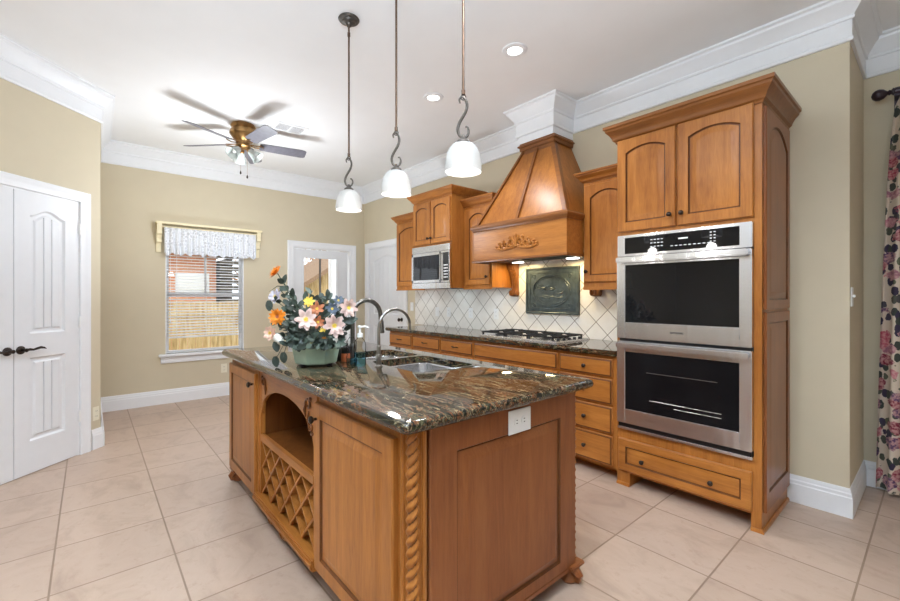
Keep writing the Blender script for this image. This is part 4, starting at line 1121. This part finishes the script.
cy_, sy_ = math.cos(R(49.45)), math.sin(R(49.45))
def at(u, v, d):
    """pixel and distance into the room -> point of the place"""
    a, b = (u - 450) / 420.7, (v - 296.4) / 420.7
    return V((-sy_ * d + cy_ * a * d, cy_ * d + sy_ * a * d, 1.30 - b * d))
fl = thing('flower_arrangement', (PCX, PCY, fz + .03), 'silk bouquet of orange, blush and lavender blooms rising from the pale green pot', 'flowers')
FR = random.Random(11)
def petal(mb, base, d, side, up, L, W, cup, mat=0):
    rows = []
    for i in range(6):
        q = i / 5; w = W * math.sin(PI * min(.97, .12 + q * .82)) ** .8
        c = base + d * (L * q) + up * (cup * L * (q ** 1.6) - .12 * L * max(0, q - .75) * 2)
        rows.append([c - side * w + up * (.16 * w), c, c + side * w + up * (.16 * w)])
    vs = [[mb.bm.verts.new(p) for p in r] for r in rows]
    for a, b in zip(vs[:-1], vs[1:]):
        for k in range(2): mb.bm.faces.new((a[k], a[k + 1], b[k + 1], b[k])).material_index = mat
def flower(P, N, r, mat, layers=2, n=8, centre='yel', width=.30, cup=.35, label=None):
    r *= .88; P = V(P); N = V(N).normalized(); u = N.orthogonal().normalized(); w = N.cross(u)
    mb = MB()
    for ly in range(layers):
        a0 = FR.random() * 6; rr_ = r * (1 - .26 * ly)
        for k in range(n):
            a = a0 + 2 * PI * k / n + FR.uniform(-.12, .12)
            d = u * math.cos(a) + w * math.sin(a); s = N.cross(d)
            petal(mb, P + N * (.004 * ly) + d * r * .06, d, s, N, rr_ * FR.uniform(.88, 1.05), rr_ * width, cup + .35 * ly)
    f = mb.build('blossom', mat, fl, smooth=60)
    if label: f['label'] = label
    mb = MB(); mb.sphere(P + N * r * .12, r * .17, 8); 
    for k in range(9):
        a = k * 2.4; mb.sphere(P + N * r * .3 + (u * math.cos(a) + w * math.sin(a)) * r * .16, r * .055, 6)
    mb.build('flower_centre', centre, f)
    return f
top = V((PCX, PCY, fz + .11))
def stem(P, mid=None, r=.0028):
    P = V(P); b = top + V((FR.uniform(-.05, .05), FR.uniform(-.05, .05), 0))
    m = mid or (b + (P - b) * .5 + V((0, 0, .03)))
    pts = [b * (1 - q) ** 2 + m * 2 * q * (1 - q) + P * q * q for q in [i / 8 for i in range(9)]]
    mb = MB(); mb.tube(pts, r, 6); mb.build('stem', 'stem', fl); return pts
tocam = (V((0, 0, 1.35)) - top).normalized()
rightv = V((cy_, sy_, 0))
FL = [  # pixel, distance, facing, radius, material, layers, petals, label
 ((277, 273), 2.36, rightv * -.75 + tocam * .5 + Z_ * .5, .052, 'orange', 3, 10, 'orange blossom on the tallest stem'),
 ((278, 317), 2.26, rightv * -.3 + tocam, .052, 'orange', 3, 11, 'orange blossom low on the left'),
 ((276, 297), 2.34, rightv * -.5 + tocam * .7 + Z_ * .2, .048, 'lav', 2, 7, 'lavender blossom'),
 ((271, 333), 2.28, rightv * -.6 + tocam, .046, 'peach', 2, 8, 'peach blossom hanging at the far left'),
 ((306, 320), 2.20, tocam + Z_ * .15, .066, 'pinkw', 2, 7, 'open blush blossom in the middle'),
 ((334, 326), 2.20, tocam + rightv * .15, .066, 'pinkw', 3, 8, 'open blush blossom on the right'),
 ((348, 308), 2.28, tocam + rightv * .25, .058, 'pinkw', 3, 8, 'pale blossom at the upper right'),
 ((309, 302), 2.30, tocam + Z_ * .3, .036, 'yel', 2, 7, 'yellow blossom'),
 ((317, 309), 2.30, tocam + Z_ * .1, .046, 'rust', 2, 6, 'dusty rust blossom'),
 ((318, 322), 2.24, tocam + Z_ * -.1, .040, 'rust', 2, 6, 'dusty rust blossom below the other'),
 ((332, 309), 2.32, tocam + rightv * .1, .040, 'bluef', 2, 6, 'slate blue blossom'),
 ((338, 301), 2.34, tocam + rightv * .3 + Z_ * .4, .036, 'bluef', 2, 6, 'slate blue blossom higher up'),
 ((323, 331), 2.18, tocam, .020, 'yel', 1, 7, 'tiny yellow blossom'), ((324, 337), 2.18, tocam, .016, 'orange', 1, 7, None), ((329, 334), 2.18, tocam, .016, 'yel', 1, 7, None),
 ((311, 341), 2.2, tocam, .016, 'yel', 1, 7, None),
]
for (u, v), d, N, r, mt, ly, n, lb in FL:
    P = at(u, v, d); flower(P, N, r, mt, ly, n + (3 if mt == 'orange' else 0), 'rust' if mt == 'orange' else 'yel', width=.2 if mt == 'orange' else .28, label=lb)
    stem(P - V(N).normalized() * .004)
for (u, v), d in (((277, 338), 2.27), ((334, 340), 2.2), ((280, 340), 2.25)):
    P = at(u, v, d); mb = MB(); mb.sphere(P, .020, 10, (1, 1, 1.25)); b = mb.build('bud', 'bud', fl); b['label'] = 'white bud'; stem(P)
def leaf(mb, P, d, N, L, W, mat=0):
    d = V(d).normalized(); N = V(N); s = d.cross(N)
    s = s.normalized() if s.length > 1e-4 else d.orthogonal().normalized(); petal(mb, V(P), d, s, s.cross(d), L, W, FR.uniform(-.3, .1), mat)
# foliage: leaf clusters along branches
branches = [((284, 283), 2.36), ((292, 297), 2.36), ((279, 303), 2.34), ((300, 312), 2.36), ((289, 325), 2.24), ((291, 338), 2.22), ((303, 341), 2.18), ((316, 345), 2.16), ((325, 335), 2.16),
            ((311, 294), 2.40), ((322, 298), 2.38), ((331, 304), 2.36), ((346, 320), 2.28), ((345, 330), 2.24), ((334, 347), 2.17), ((297, 330), 2.24), ((285, 336), 2.26), ((296, 346), 2.20), ((308, 330), 2.22), ((338, 336), 2.24), ((323, 316), 2.30), ((286, 310), 2.34), ((296, 318), 2.32), ((328, 298), 2.36), ((340, 312), 2.32), ((349, 322), 2.30), ((304, 300), 2.40), ((283, 328), 2.28), ((312, 337), 2.16), ((298, 338), 2.2), ((342, 342), 2.2), ((288, 345), 2.22), ((330, 345), 2.14)]
branches += [((281, 291), 2.36), ((290, 305), 2.34), ((317, 300), 2.40), ((343, 304), 2.36), ((278, 322), 2.3), ((306, 346), 2.14), ((322, 344), 2.13), ((337, 344), 2.15)]
for (u, v), d in branches:
    P = at(u, v, d); pts = stem(P, r=.0022)
    mb = MB()
    for k in range(11):
        q = pts[8 - (k % 5)] if k else pts[8]
        dr = V((FR.uniform(-1, 1), FR.uniform(-1, 1), FR.uniform(-.8, .7))) + (P - top).normalized() * .6
        leaf(mb, q, dr, tocam + V((FR.uniform(-.5, .5), FR.uniform(-.5, .5), FR.uniform(-.3, .6))), FR.uniform(.030, .052), FR.uniform(.010, .016), 0 if FR.random() < .65 else 1)
    mb.build('leaf_spray', ['leaf', 'leaf2'], fl, smooth=60)
for (u, v), d in (((275, 346), 2.26), ((275, 361), 2.24), ((283, 357), 2.22), ((269, 305), 2.3)):
    P = at(u, v, d); b = at(291, 338, 2.22)
    mb = MB(); mb.tube([b, (b + P) / 2 + V((0, 0, .02)), P], .0018, 5); leaf(mb, P + V((0, 0, .025)), V((0, 0, -1)) + rightv * FR.uniform(-.3, .3), tocam, .058, .019, 0); mb.build('hanging_leaf', ['leaf', 'leaf2'], fl, smooth=60)
# the grassy tendril at the upper left
mb = MB(); a, b = at(286, 287, 2.36), at(269, 292, 2.36)
mb.tube([a, (a + b) / 2 + V((0, 0, .02)), b], [.002, .002, .0008], 5); mb.build('tendril', 'stem', fl)

# ------------------------------------------------------------------ pendants
def pendant(loc, label):
    t = thing('pendant_lamp', loc, label, 'pendant lamp', 'pendant lamps over the island', rz=R(49.45))
    B = lambda mb, n, m, p=t, **k: mb.build(n, m, p, local=True, **k)
    c = 0
    mb = MB(); mb.lathe([(.062, 0), (.066, -.006), (.060, -.014), (.045, -.018), (.040, -.026), (.020, -.034), (.012, -.05), (.004, -.055)], (0, 0, 0), (0, 0, 1), 24); B(mb, 'canopy', 'iron')
    zr = -.865
    mb = MB(); mb.tube([(0, 0, -.045), (0, 0, -.10), (0, 0, zr)], .0058, 10); mb.lathe([(.009, -.012), (.009, .012)], (0, 0, -.10), (0, 0, 1), 10); mb.lathe([(.0085, 0), (.0085, .02)], (0, 0, zr - .004), (0, 0, 1), 10); B(mb, 'rod', 'rod')
    mb = MB(); mb.tube([(.010 * math.cos(a), 0, zr - .014 + .012 * math.sin(a)) for a in [2 * PI * i / 16 for i in range(17)]], .003, 6); B(mb, 'loop', 'iron')
    # S scroll
    pts = []
    S = [(-.014, -.895), (-.017, -.880), (-.008, -.868), (.004, -.872), (.014, -.890), (.016, -.912), (.008, -.938), (-.006, -.962), (-.018, -.985), (-.024, -1.010), (-.018, -1.034), (-.002, -1.046), (.016, -1.040), (.024, -1.020), (.018, -1.000), (.006, -1.000)]
    S = [(x, z - .01) for x, z in S]
    fine = []
    for i in range(len(S) - 1):
        p0 = V((*S[max(i - 1, 0)], 0)); p1 = V((*S[i], 0)); p2 = V((*S[i + 1], 0)); p3 = V((*S[min(i + 2, len(S) - 1)], 0))
        for k in range(4):
            q = k / 4; v = .5 * ((2 * p1) + (p2 - p0) * q + (2 * p0 - 5 * p1 + 4 * p2 - p3) * q * q + (3 * p1 - p0 - 3 * p2 + p3) * q ** 3); fine.append((v.x, 0, v.y))
    mb = MB(); n = len(fine); mb.tube(fine, [.0035 + .0035 * math.sin(PI * i / (n - 1)) for i in range(n)], 8); B(mb, 'scroll', 'iron')
    mb = MB(); mb.lathe([(.006, -1.045), (.010, -1.058), (.028, -1.072), (.030, -1.082), (.024, -1.084)], (0, 0, 0), (0, 0, 1), 20); B(mb, 'cap', 'iron')
    mb = MB(); pr = [(.026, -1.080), (.046, -1.088), (.063, -1.106), (.074, -1.134), (.080, -1.168), (.081, -1.192), (.079, -1.207), (.075, -1.207), (.077, -1.192), (.076, -1.168), (.070, -1.136), (.060, -1.110), (.044, -1.093), (.024, -1.086)]
    mb.lathe(pr, (0, 0, 0), (0, 0, 1), 32, cap=False); B(mb, 'glass_shade', 'shade')
    mb = MB(); mb.lathe([(.012, -1.09), (.014, -1.13), (.028, -1.155), (.031, -1.172), (.026, -1.19), (.012, -1.20), (.001, -1.202)], (0, 0, 0), (0, 0, 1), 16); B(mb, 'bulb', 'shade_bulb')
    return t
PY = 1.24
pend = pendant((-2.43, PY, CEIL), 'pendant lamp farthest from the camera, its whole canopy and rod in view')
copy_tree(pend, (-1.89, PY, CEIL), 'pendant lamp hanging in the middle of the row of three')
copy_tree(pend, (-1.36, PY, CEIL), 'pendant lamp nearest the camera, right end of the row of three')
for x in (-2.43, -1.89, -1.36):
    l = bpy.data.lights.new('pendant_light', 'POINT'); l.energy = 3.5; l.shadow_soft_size = .04; l.color = (1, .98, .95)
    o = bpy.data.objects.new('pendant_light', l); COL.objects.link(o); o.location = (x, PY, CEIL - 1.30)

# ------------------------------------------------------------------ ceiling fan
fn = thing('ceiling_fan', (-4.64, 1.19, CEIL), 'brass flush-mount ceiling fan with grey blades and a frosted glass light kit', 'ceiling fan')
FX, FYY = -4.64, 1.19
mb = MB(); mb.lathe([(.11, 0), (.118, -.02), (.105, -.04), (.125, -.07), (.128, -.10), (.10, -.14), (.062, -.17), (.060, -.195), (.07, -.205), (.07, -.225), (.045, -.24)], (FX, FYY, CEIL), (0, 0, 1), 32); mb.build('motor_housing', 'brass', fn)
for k in range(5):
    a = R(8.6 + 72 * k); u = V((math.cos(a), math.sin(a), 0)); w = V((-u.y, u.x, 0)); c = V((FX, FYY, CEIL - .195)); tl_ = .05
    mb = MB(); sec = []
    for s, hw in ((.155, .045), (.19, .058), (.56, .066), (.60, .060), (.615, .045)):
        sec.append([c + u * s + w * (q * hw) + Z_ * (-q * hw * .30 + e) for q, e in ((-1, -.003), (1, -.003), (1, .003), (-1, .003))])
    mb.loops(sec); b = mb.build('blade', 'blade', fn)
    mb = MB()
    for s in (-1, 1): mb.tube([c + u * .06 + w * .012 * s, c + u * .11 + w * .03 * s - Z_ * .008, c + u * .165 + w * .03 * s - Z_ * .004, c + u * .19 + w * .008 * s - Z_ * .004], [.007, .006, .006, .004], 6)
    mb.build('blade_iron', 'brass', b)
for k in range(3):
    a = R(-60 + 120 * k); u = V((math.cos(a), math.sin(a), 0)); c = V((FX, FYY, CEIL - .235)); ax = (u * .75 - Z_ * .66).normalized()
    mb = MB(); mb.tube([c, c + u * .04 - Z_ * .01, c + u * .055 - Z_ * .02], .012, 8); mb.lathe([(.022, -.01), (.026, .008), (.024, .02)], c + u * .055 - Z_ * .02, ax, 14); arm = mb.build('lamp_arm', 'brass', fn)
    mb = MB(); p0 = c + u * .06 - Z_ * .024
    mb.lathe([(.026, 0), (.034, .012), (.036, .03), (.046, .065), (.060, .10), (.066, .112), (.063, .112), (.044, .066), (.033, .03), (.022, .006)], p0, ax, 20, cap=False); mb.build('glass_shade', 'fanshade', arm)
    mb = MB(); mb.lathe([(.01, .01), (.014, .03), (.022, .055), (.018, .075), (.001, .085)], p0, ax, 12); mb.build('bulb', 'fanbulb', arm)
for dx, dy, z in ((-.02, -.02, 2.555), (.03, .03, 2.51)):
    mb = MB(); mb.tube([(FX + dx, FYY + dy, CEIL - .23), (FX + dx, FYY + dy, z + .02)], .0012, 5); ch = mb.build('pull_chain', 'brass', fn)
    mb = MB(); mb.lathe([(.003, .03), (.008, .012), (.008, 0), (.003, -.006)], (FX + dx, FYY + dy, z), (0, 0, 1), 10); mb.build('chain_bob', 'bronze', ch)
l = bpy.data.lights.new('fill_below_fan', 'POINT'); l.energy = 29; l.shadow_soft_size = .15; l.color = (.88, .94, 1)  # added fill under the unlit fan, brightens the far walls and floor
o = bpy.data.objects.new('fill_below_fan', l); COL.objects.link(o); o.location = (FX + .03, FYY, CEIL - .85)

# ceiling register and recessed lights
vt = thing('ceiling_vent', (-4.40, 1.58, CEIL), 'white rectangular air register in the ceiling beside the fan', 'vent')
mb = MB(); vx0, vx1, vy0, vy1 = -4.52, -4.29, 1.42, 1.74
mb.sweep([(0, -.0005), (0, -.006), (.004, -.010), (.024, -.010), (.028, -.007), (.028, -.0005)], [(vx0, vy0), (vx1, vy0), (vx1, vy1), (vx0, vy1)], CEIL, closed=True)
mb.build('frame', 'white', vt)
mb = MB()
for k in range(8):
    x = vx0 + .04 + k * .0215
    for s0, s1 in ((vy0 + .028, (vy0 + vy1) / 2 - .006), ((vy0 + vy1) / 2 + .006, vy1 - .028)): mb.box(x - .0055, x + .0055, s0, s1, CEIL - .007, CEIL - .004)
mb.box(vx0 + .028, vx1 - .028, (vy0 + vy1) / 2 - .006, (vy0 + vy1) / 2 + .006, CEIL - .009, CEIL - .001)
mb.build('louvres', 'white', vt)
mb = MB(); mb.box(vx0 + .02, vx1 - .02, vy0 + .02, vy1 - .02, CEIL - .002, CEIL - .0005); mb.build('duct_back', 'iron', vt)
def can(loc, label):
    t = thing('recessed_light', loc, label, 'ceiling light', 'recessed ceiling lights')
    mb = MB(); mb.lathe([(.052, -.001), (.054, -.010), (.062, -.012), (.085, -.006), (.088, -.0005)], (0, 0, 0), (0, 0, 1), 32, cap=False); mb.build('trim_ring', 'white', t, local=True)
    mb = MB(); mb.lathe([(.001, -.004), (.05, -.004), (.053, -.0015)], (0, 0, 0), (0, 0, 1), 32, cap=False); mb.build('lens', 'lamp', t, local=True)
    return t
c1_ = can((-1.97, 2.29, CEIL), 'lit recessed ceiling light nearer the camera, above the hood front')
copy_tree(c1_, (-2.90, 2.29, CEIL), 'lit recessed ceiling light farther away, above the wall microwave')
for x, y in ((-1.97, 2.29), (-2.90, 2.29)):
    l = bpy.data.lights.new('recessed_spot', 'SPOT'); l.energy = 32; l.spot_size = R(130); l.spot_blend = .6; l.shadow_soft_size = .05; l.color = (.96, .97, 1)
    o = bpy.data.objects.new('recessed_spot', l); COL.objects.link(o); o.location = (x, y, CEIL - .02)

# ------------------------------------------------------------------ window dressing
bl = thing('window_blind', (XW - .03, (W0 + W1) / 2, .79), 'white horizontal slat blind lowered over the kitchen window', 'blind')
mb = MB(); mb.box(XW - .055, XW - .01, W0 + .016, W1 - .016, WZ1 - .05, WZ1 - .004, .003); mb.build('headrail', 'white', bl)
mb = MB(); z = .83; n = 0
while z < WZ1 - .06:
    mt = Matrix.Translation((XW - .033, 0, z)) @ Matrix.Rotation(R(12), 4, 'Y')
    mb.box(-.022, .022, W0 + .018, W1 - .018, -.0011, .0011, mtx=mt); z += .036
mb.build('slats', 'white', bl)
mb = MB(); mb.box(XW - .052, XW - .012, W0 + .018, W1 - .018, .785, .805, .003); mb.build('bottom_rail', 'white', bl)
mb = MB()
for y in (W0 + .12, (W0 + W1) / 2, W1 - .12):
    for x in (XW - .056, XW - .010): mb.tube([(x, y, .8), (x, y, WZ1 - .05)], .0013, 5)
mb.tube([(XW - .006, W0 + .05, 1.02), (XW - .006, W0 + .05, WZ1 - .05)], .002, 5); mb.lathe([(.004, .02), (.009, 0), (.004, -.02)], (XW - .006, W0 + .05, 1.0), (0, 0, 1), 8)
mb.build('cords', 'white', bl)

vs_ = thing('valance_shelf', (XW, (W0 + W1) / 2, 1.83), 'cream painted shelf with scrolled brackets above the kitchen window', 'shelf')
s0, s1 = .60, 1.765
mb = MB(); mb.box(XW + .0005, XW + .135, s0 - .01, s1 + .01, 2.165, 2.19, .005); mb.build('shelf_board', 'cream', vs_)
for y0_, y1_ in ((s0 + .0, s0 + .05), (s1 - .05, s1 - .0)):
    pr = [(0, 1.83), (.012, 1.83), (.022, 1.86), (.016, 1.90), (.03, 1.935), (.06, 1.95), (.052, 1.99), (.07, 2.03), (.105, 2.05), (.10, 2.09), (.118, 2.13), (.118, 2.165), (0, 2.165)]
    mb = MB(); mb.loops([[(XW + .0005 + o, y, z) for o, z in pr] for y in (y0_, y1_)]); mb.build('bracket', 'cream', vs_)
mb = MB(); mb.tube([(XW + .075, s0 + .03, 2.135), (XW + .075, s1 - .03, 2.135)], .008, 10); mb.build('rod', 'cream', vs_)
mb = MB(); rows = []; N_ = 160
for j in range(9):
    q = j / 8; row = []
    for i in range(N_ + 1):
        y = s0 + .075 + (s1 - s0 - .135) * i / N_; ph = i / N_ * 2 * PI * 17
        amp = .010 + .016 * q
        zz = 2.128 - q * (.305 + .012 * math.sin(ph * .5) + .02 * abs(math.sin(i / N_ * PI * 14)))
        row.append((XW + .078 + amp * math.sin(ph + .5 * math.sin(3 * q)) + .012 * q, y, zz))
    rows.append(row)
mb.loops(rows, False, False, closed=False)
vl = recenter(mb.build('lace_valance', 'lace', smooth=80)); solo(vl, 'white lace valance gathered on the rod above the kitchen window', 'valance')
md = vl.modifiers.new('thickness', 'SOLIDIFY'); md.thickness = .002

# nook curtain and its rod
rd = thing('curtain_rod', (.0, 3.95, 2.64), 'dark turned curtain rod with an urn finial on the nook wall', 'curtain rod')
ry, rz_ = 3.95, 2.625
mb = MB(); mb.tube([(-.20, ry, rz_), (1.9, ry, rz_)], .017, 14); mb.build('rod', 'darkrod', rd)
mb = MB(); mb.lathe([(.017, 0), (.024, .004), (.024, .010), (.012, .018), (.018, .026), (.012, .034), (.030, .052), (.037, .072), (.034, .09), (.022, .104), (.006, .110), (.001, .111)], (-.195, ry, rz_), (-1, 0, 0), 20); mb.build('finial', 'darkrod', rd)
for x in (-.185, 1.85):
    mb = MB(); mb.box(x - .012, x + .012, ry - .006, 4.069, rz_ - .032, rz_ - .014, .003); mb.box(x - .02, x + .02, 4.052, 4.069, rz_ - .14, rz_ + .06, .004); mb.build('bracket', 'darkrod', rd)
mb = MB(); rows = []; NN = 120
for j in range(28):
    q = j / 27; z = 2.63 - q * 2.60
    x0 = -.160 - .13 * min(1, q * 1.0) ** .38; x1 = .30 + .06 * q; row = []
    for i in range(NN + 1):
        s = i / NN; ph = s * 2 * PI * 5.5 + .5
        amp = .030 + .018 * q
        row.append((x0 + (x1 - x0) * s + .008 * math.cos(ph * 2) * q, 3.955 + amp * math.sin(ph + .25 * math.sin(q * 5 + s * 4)), z + .012 * math.sin(ph) * q * 0))
    rows.append(row)
mb.loops(rows, False, False, closed=False)
cu = recenter(mb.build('floral_curtain', 'curtain', smooth=80)); solo(cu, 'long pleated curtain printed with roses and leaves, hanging at the right edge', 'curtain')
md = cu.modifiers.new('thickness', 'SOLIDIFY'); md.thickness = .003

# ------------------------------------------------------------------ outside
GZ = -.35
mb = MB(); mb.box(-32, XW - .12, -16, 18, GZ - .1, GZ); solo(mb.build('lawn', 'grass'), 'dry lawn outside the window', 'lawn')['kind'] = 'structure'
mb = MB(); mb.box(-8.4, XW - .125, -.5, 6, GZ, -.03); o = mb.build('patio', 'paver'); o['kind'] = 'structure'
fe = thing('wooden_fence', (-10.2, 3, GZ), 'tan board fence outside, beyond the kitchen window', 'fence')
mb = MB(); y = -7
while y < 13:
    h = 1.19 + rnd.uniform(-.01, .01); mb.box(-10.2, -10.18, y + .004, y + .136, GZ + .03, h, .003); y += .14
mb.build('boards', 'fence', fe)
mb = MB()
for z in (.1, .9): mb.box(-10.18, -10.14, -7, 13, z, z + .09)
mb.build('rails', 'fence', fe)
for k in range(9):
    mb = MB(); mb.box(-10.18, -10.09, -6.5 + k * 2.4, -6.41 + k * 2.4, GZ, 1.12); mb.build('post', 'fence', fe)

hs = thing('brick_house', (-17, 1.6, GZ), 'orange brick neighbouring house with a white window, seen through the kitchen window', 'house')
mb = MB(); mb.box(-22, -15, -3.2, 3.05, GZ, 2.75); mb.build('wall', 'brick', hs)
mb = MB(); q = [(-14.5, 2.65), (-14.5, 2.8), (-18.5, 5.6), (-22.5, 2.8), (-22.5, 2.65)]
mb.loops([[(x, y, z) for x, z in q] for y in (-3.7, 3.5)]); mb.build('roof', 'roof', hs)
for ya, yb_ in ((1.95, 2.85),):
    mb = MB(); mb.box(-15.04, -14.97, ya, yb_, 1.42, 2.02, .005); f = mb.build('window', 'white', hs)
    mb = MB(); mb.box(-14.968, -14.955, ya + .07, yb_ - .07, 1.50, 1.95); mb.build('pane', 'plate', f)
mb = MB()
for k in range(18): mb.box(-15.03, -14.97, 3.055 - 0, 3.05 + .9, .2 + k * .14, .29 + k * .14) if False else None
mb.box(-15.06, -14.99, -2.4, -1.0, .9, 2.0); mb.build('shutter', 'shutter', hs)
mb = MB(); mb.box(-21, -14.6, 3.3, 3.42, .6, 2.5)
for k in range(10): mb.box(-14.62, -14.5, 3.06, 4.3, .7 + k * .2, .82 + k * .2)
sh = solo(recenter(mb.build('slatted_screen', 'shutter')), 'dark slatted screen outside, right of the brick house', 'screen')

# lean-to roof and bare autumn trees seen through the glazed door
pg = thing('garden_shed', (-13, 7.3, GZ), 'tan timber shed with a sloped roof beyond the glazed patio door', 'shed')
mb = MB(); mb.loops([[(x, y, z) for y, z in ((4.9, GZ), (7.0, GZ), (7.0, 2.9), (4.9, 1.55))] for x in (-15, -12.6)]); mb.build('wall', 'fence', pg)
mb = MB(); mb.loops([[(x, y, z) for y, z in ((4.6, 1.42), (7.4, 3.2), (7.4, 3.34), (4.6, 1.56))] for x in (-15.3, -12.3)]); mb.build('roof', 'roof', pg)
mb = MB(); mb.box(-7.88, -7.85, 3.385, 3.415, -.03, 3.05); solo(recenter(mb.build('porch_post', 'iron')), 'thin grey porch post outside the glazed patio door', 'post')
mb = MB(); mb.box(-7.98, -7.82, 3.62, 3.80, -.03, 3.05, .01); solo(recenter(mb.build('porch_column', 'white')), 'white porch column outside, at the right side of the patio door glass', 'column')
def tree(x, y, h, label, seed):
    r = random.Random(seed); t = thing('bare_tree', (x, y, GZ), label, 'tree', 'autumn trees beyond the fence')
    mb = MB(); mb.tube([(x, y, GZ), (x + .1, y, h * .4), (x, y + .1, h)], [.16, .12, .03], 8)
    tips = []
    for k in range(26):
        z = h * (.3 + .65 * r.random()); a = r.random() * 6.28; L = r.uniform(.8, 1.9)
        p = V((x, y, z)); m = p + V((math.cos(a) * L * .5, math.sin(a) * L * .5, L * .35)); e = m + V((math.cos(a + .4) * L * .5, math.sin(a + .4) * L * .5, L * .4))
        mb.tube([p, m, e], [.04, .025, .008], 5); tips += [m, e, (m + e) / 2]
    mb.build('trunk', 'twig', t)
    mb = MB()
    for p in tips:
        for k in range(14):
            c = p + V((r.gauss(0, .28), r.gauss(0, .28), r.gauss(0, .24))); d = V((r.uniform(-1, 1), r.uniform(-1, 1), r.uniform(-1, 1))).normalized(); s = d.orthogonal().normalized()
            mb.face([c, c + d * .06 + s * .04, c + d * .13, c + d * .06 - s * .04])
    mb.build('foliage', 'autumn', t)
for i, (x, y, h) in enumerate(((-19.5, 8.6, 4.6), (-15, 11.2, 4.6), (-18, 15.2, 4.4), (-25.5, 6.5, 5.5))):
    tree(x, y, h, ['bare autumn tree behind the shed roof', 'autumn tree seen at the right of the patio door glass', 'autumn tree farthest right beyond the fence', 'autumn tree between the house and the shed'][i], 40 + i)

# the run along the cabinet wall sits a touch nearer the nook
for o in list(bpy.data.objects):
    if o.parent is None and o.name.split('.')[0] in ('oven_cabinet', 'double_wall_oven', 'base_cabinet', 'wall_cabinet', 'microwave', 'range_hood', 'corbel', 'relief_plaque', 'gas_cooktop'):
        o.location.x += .014
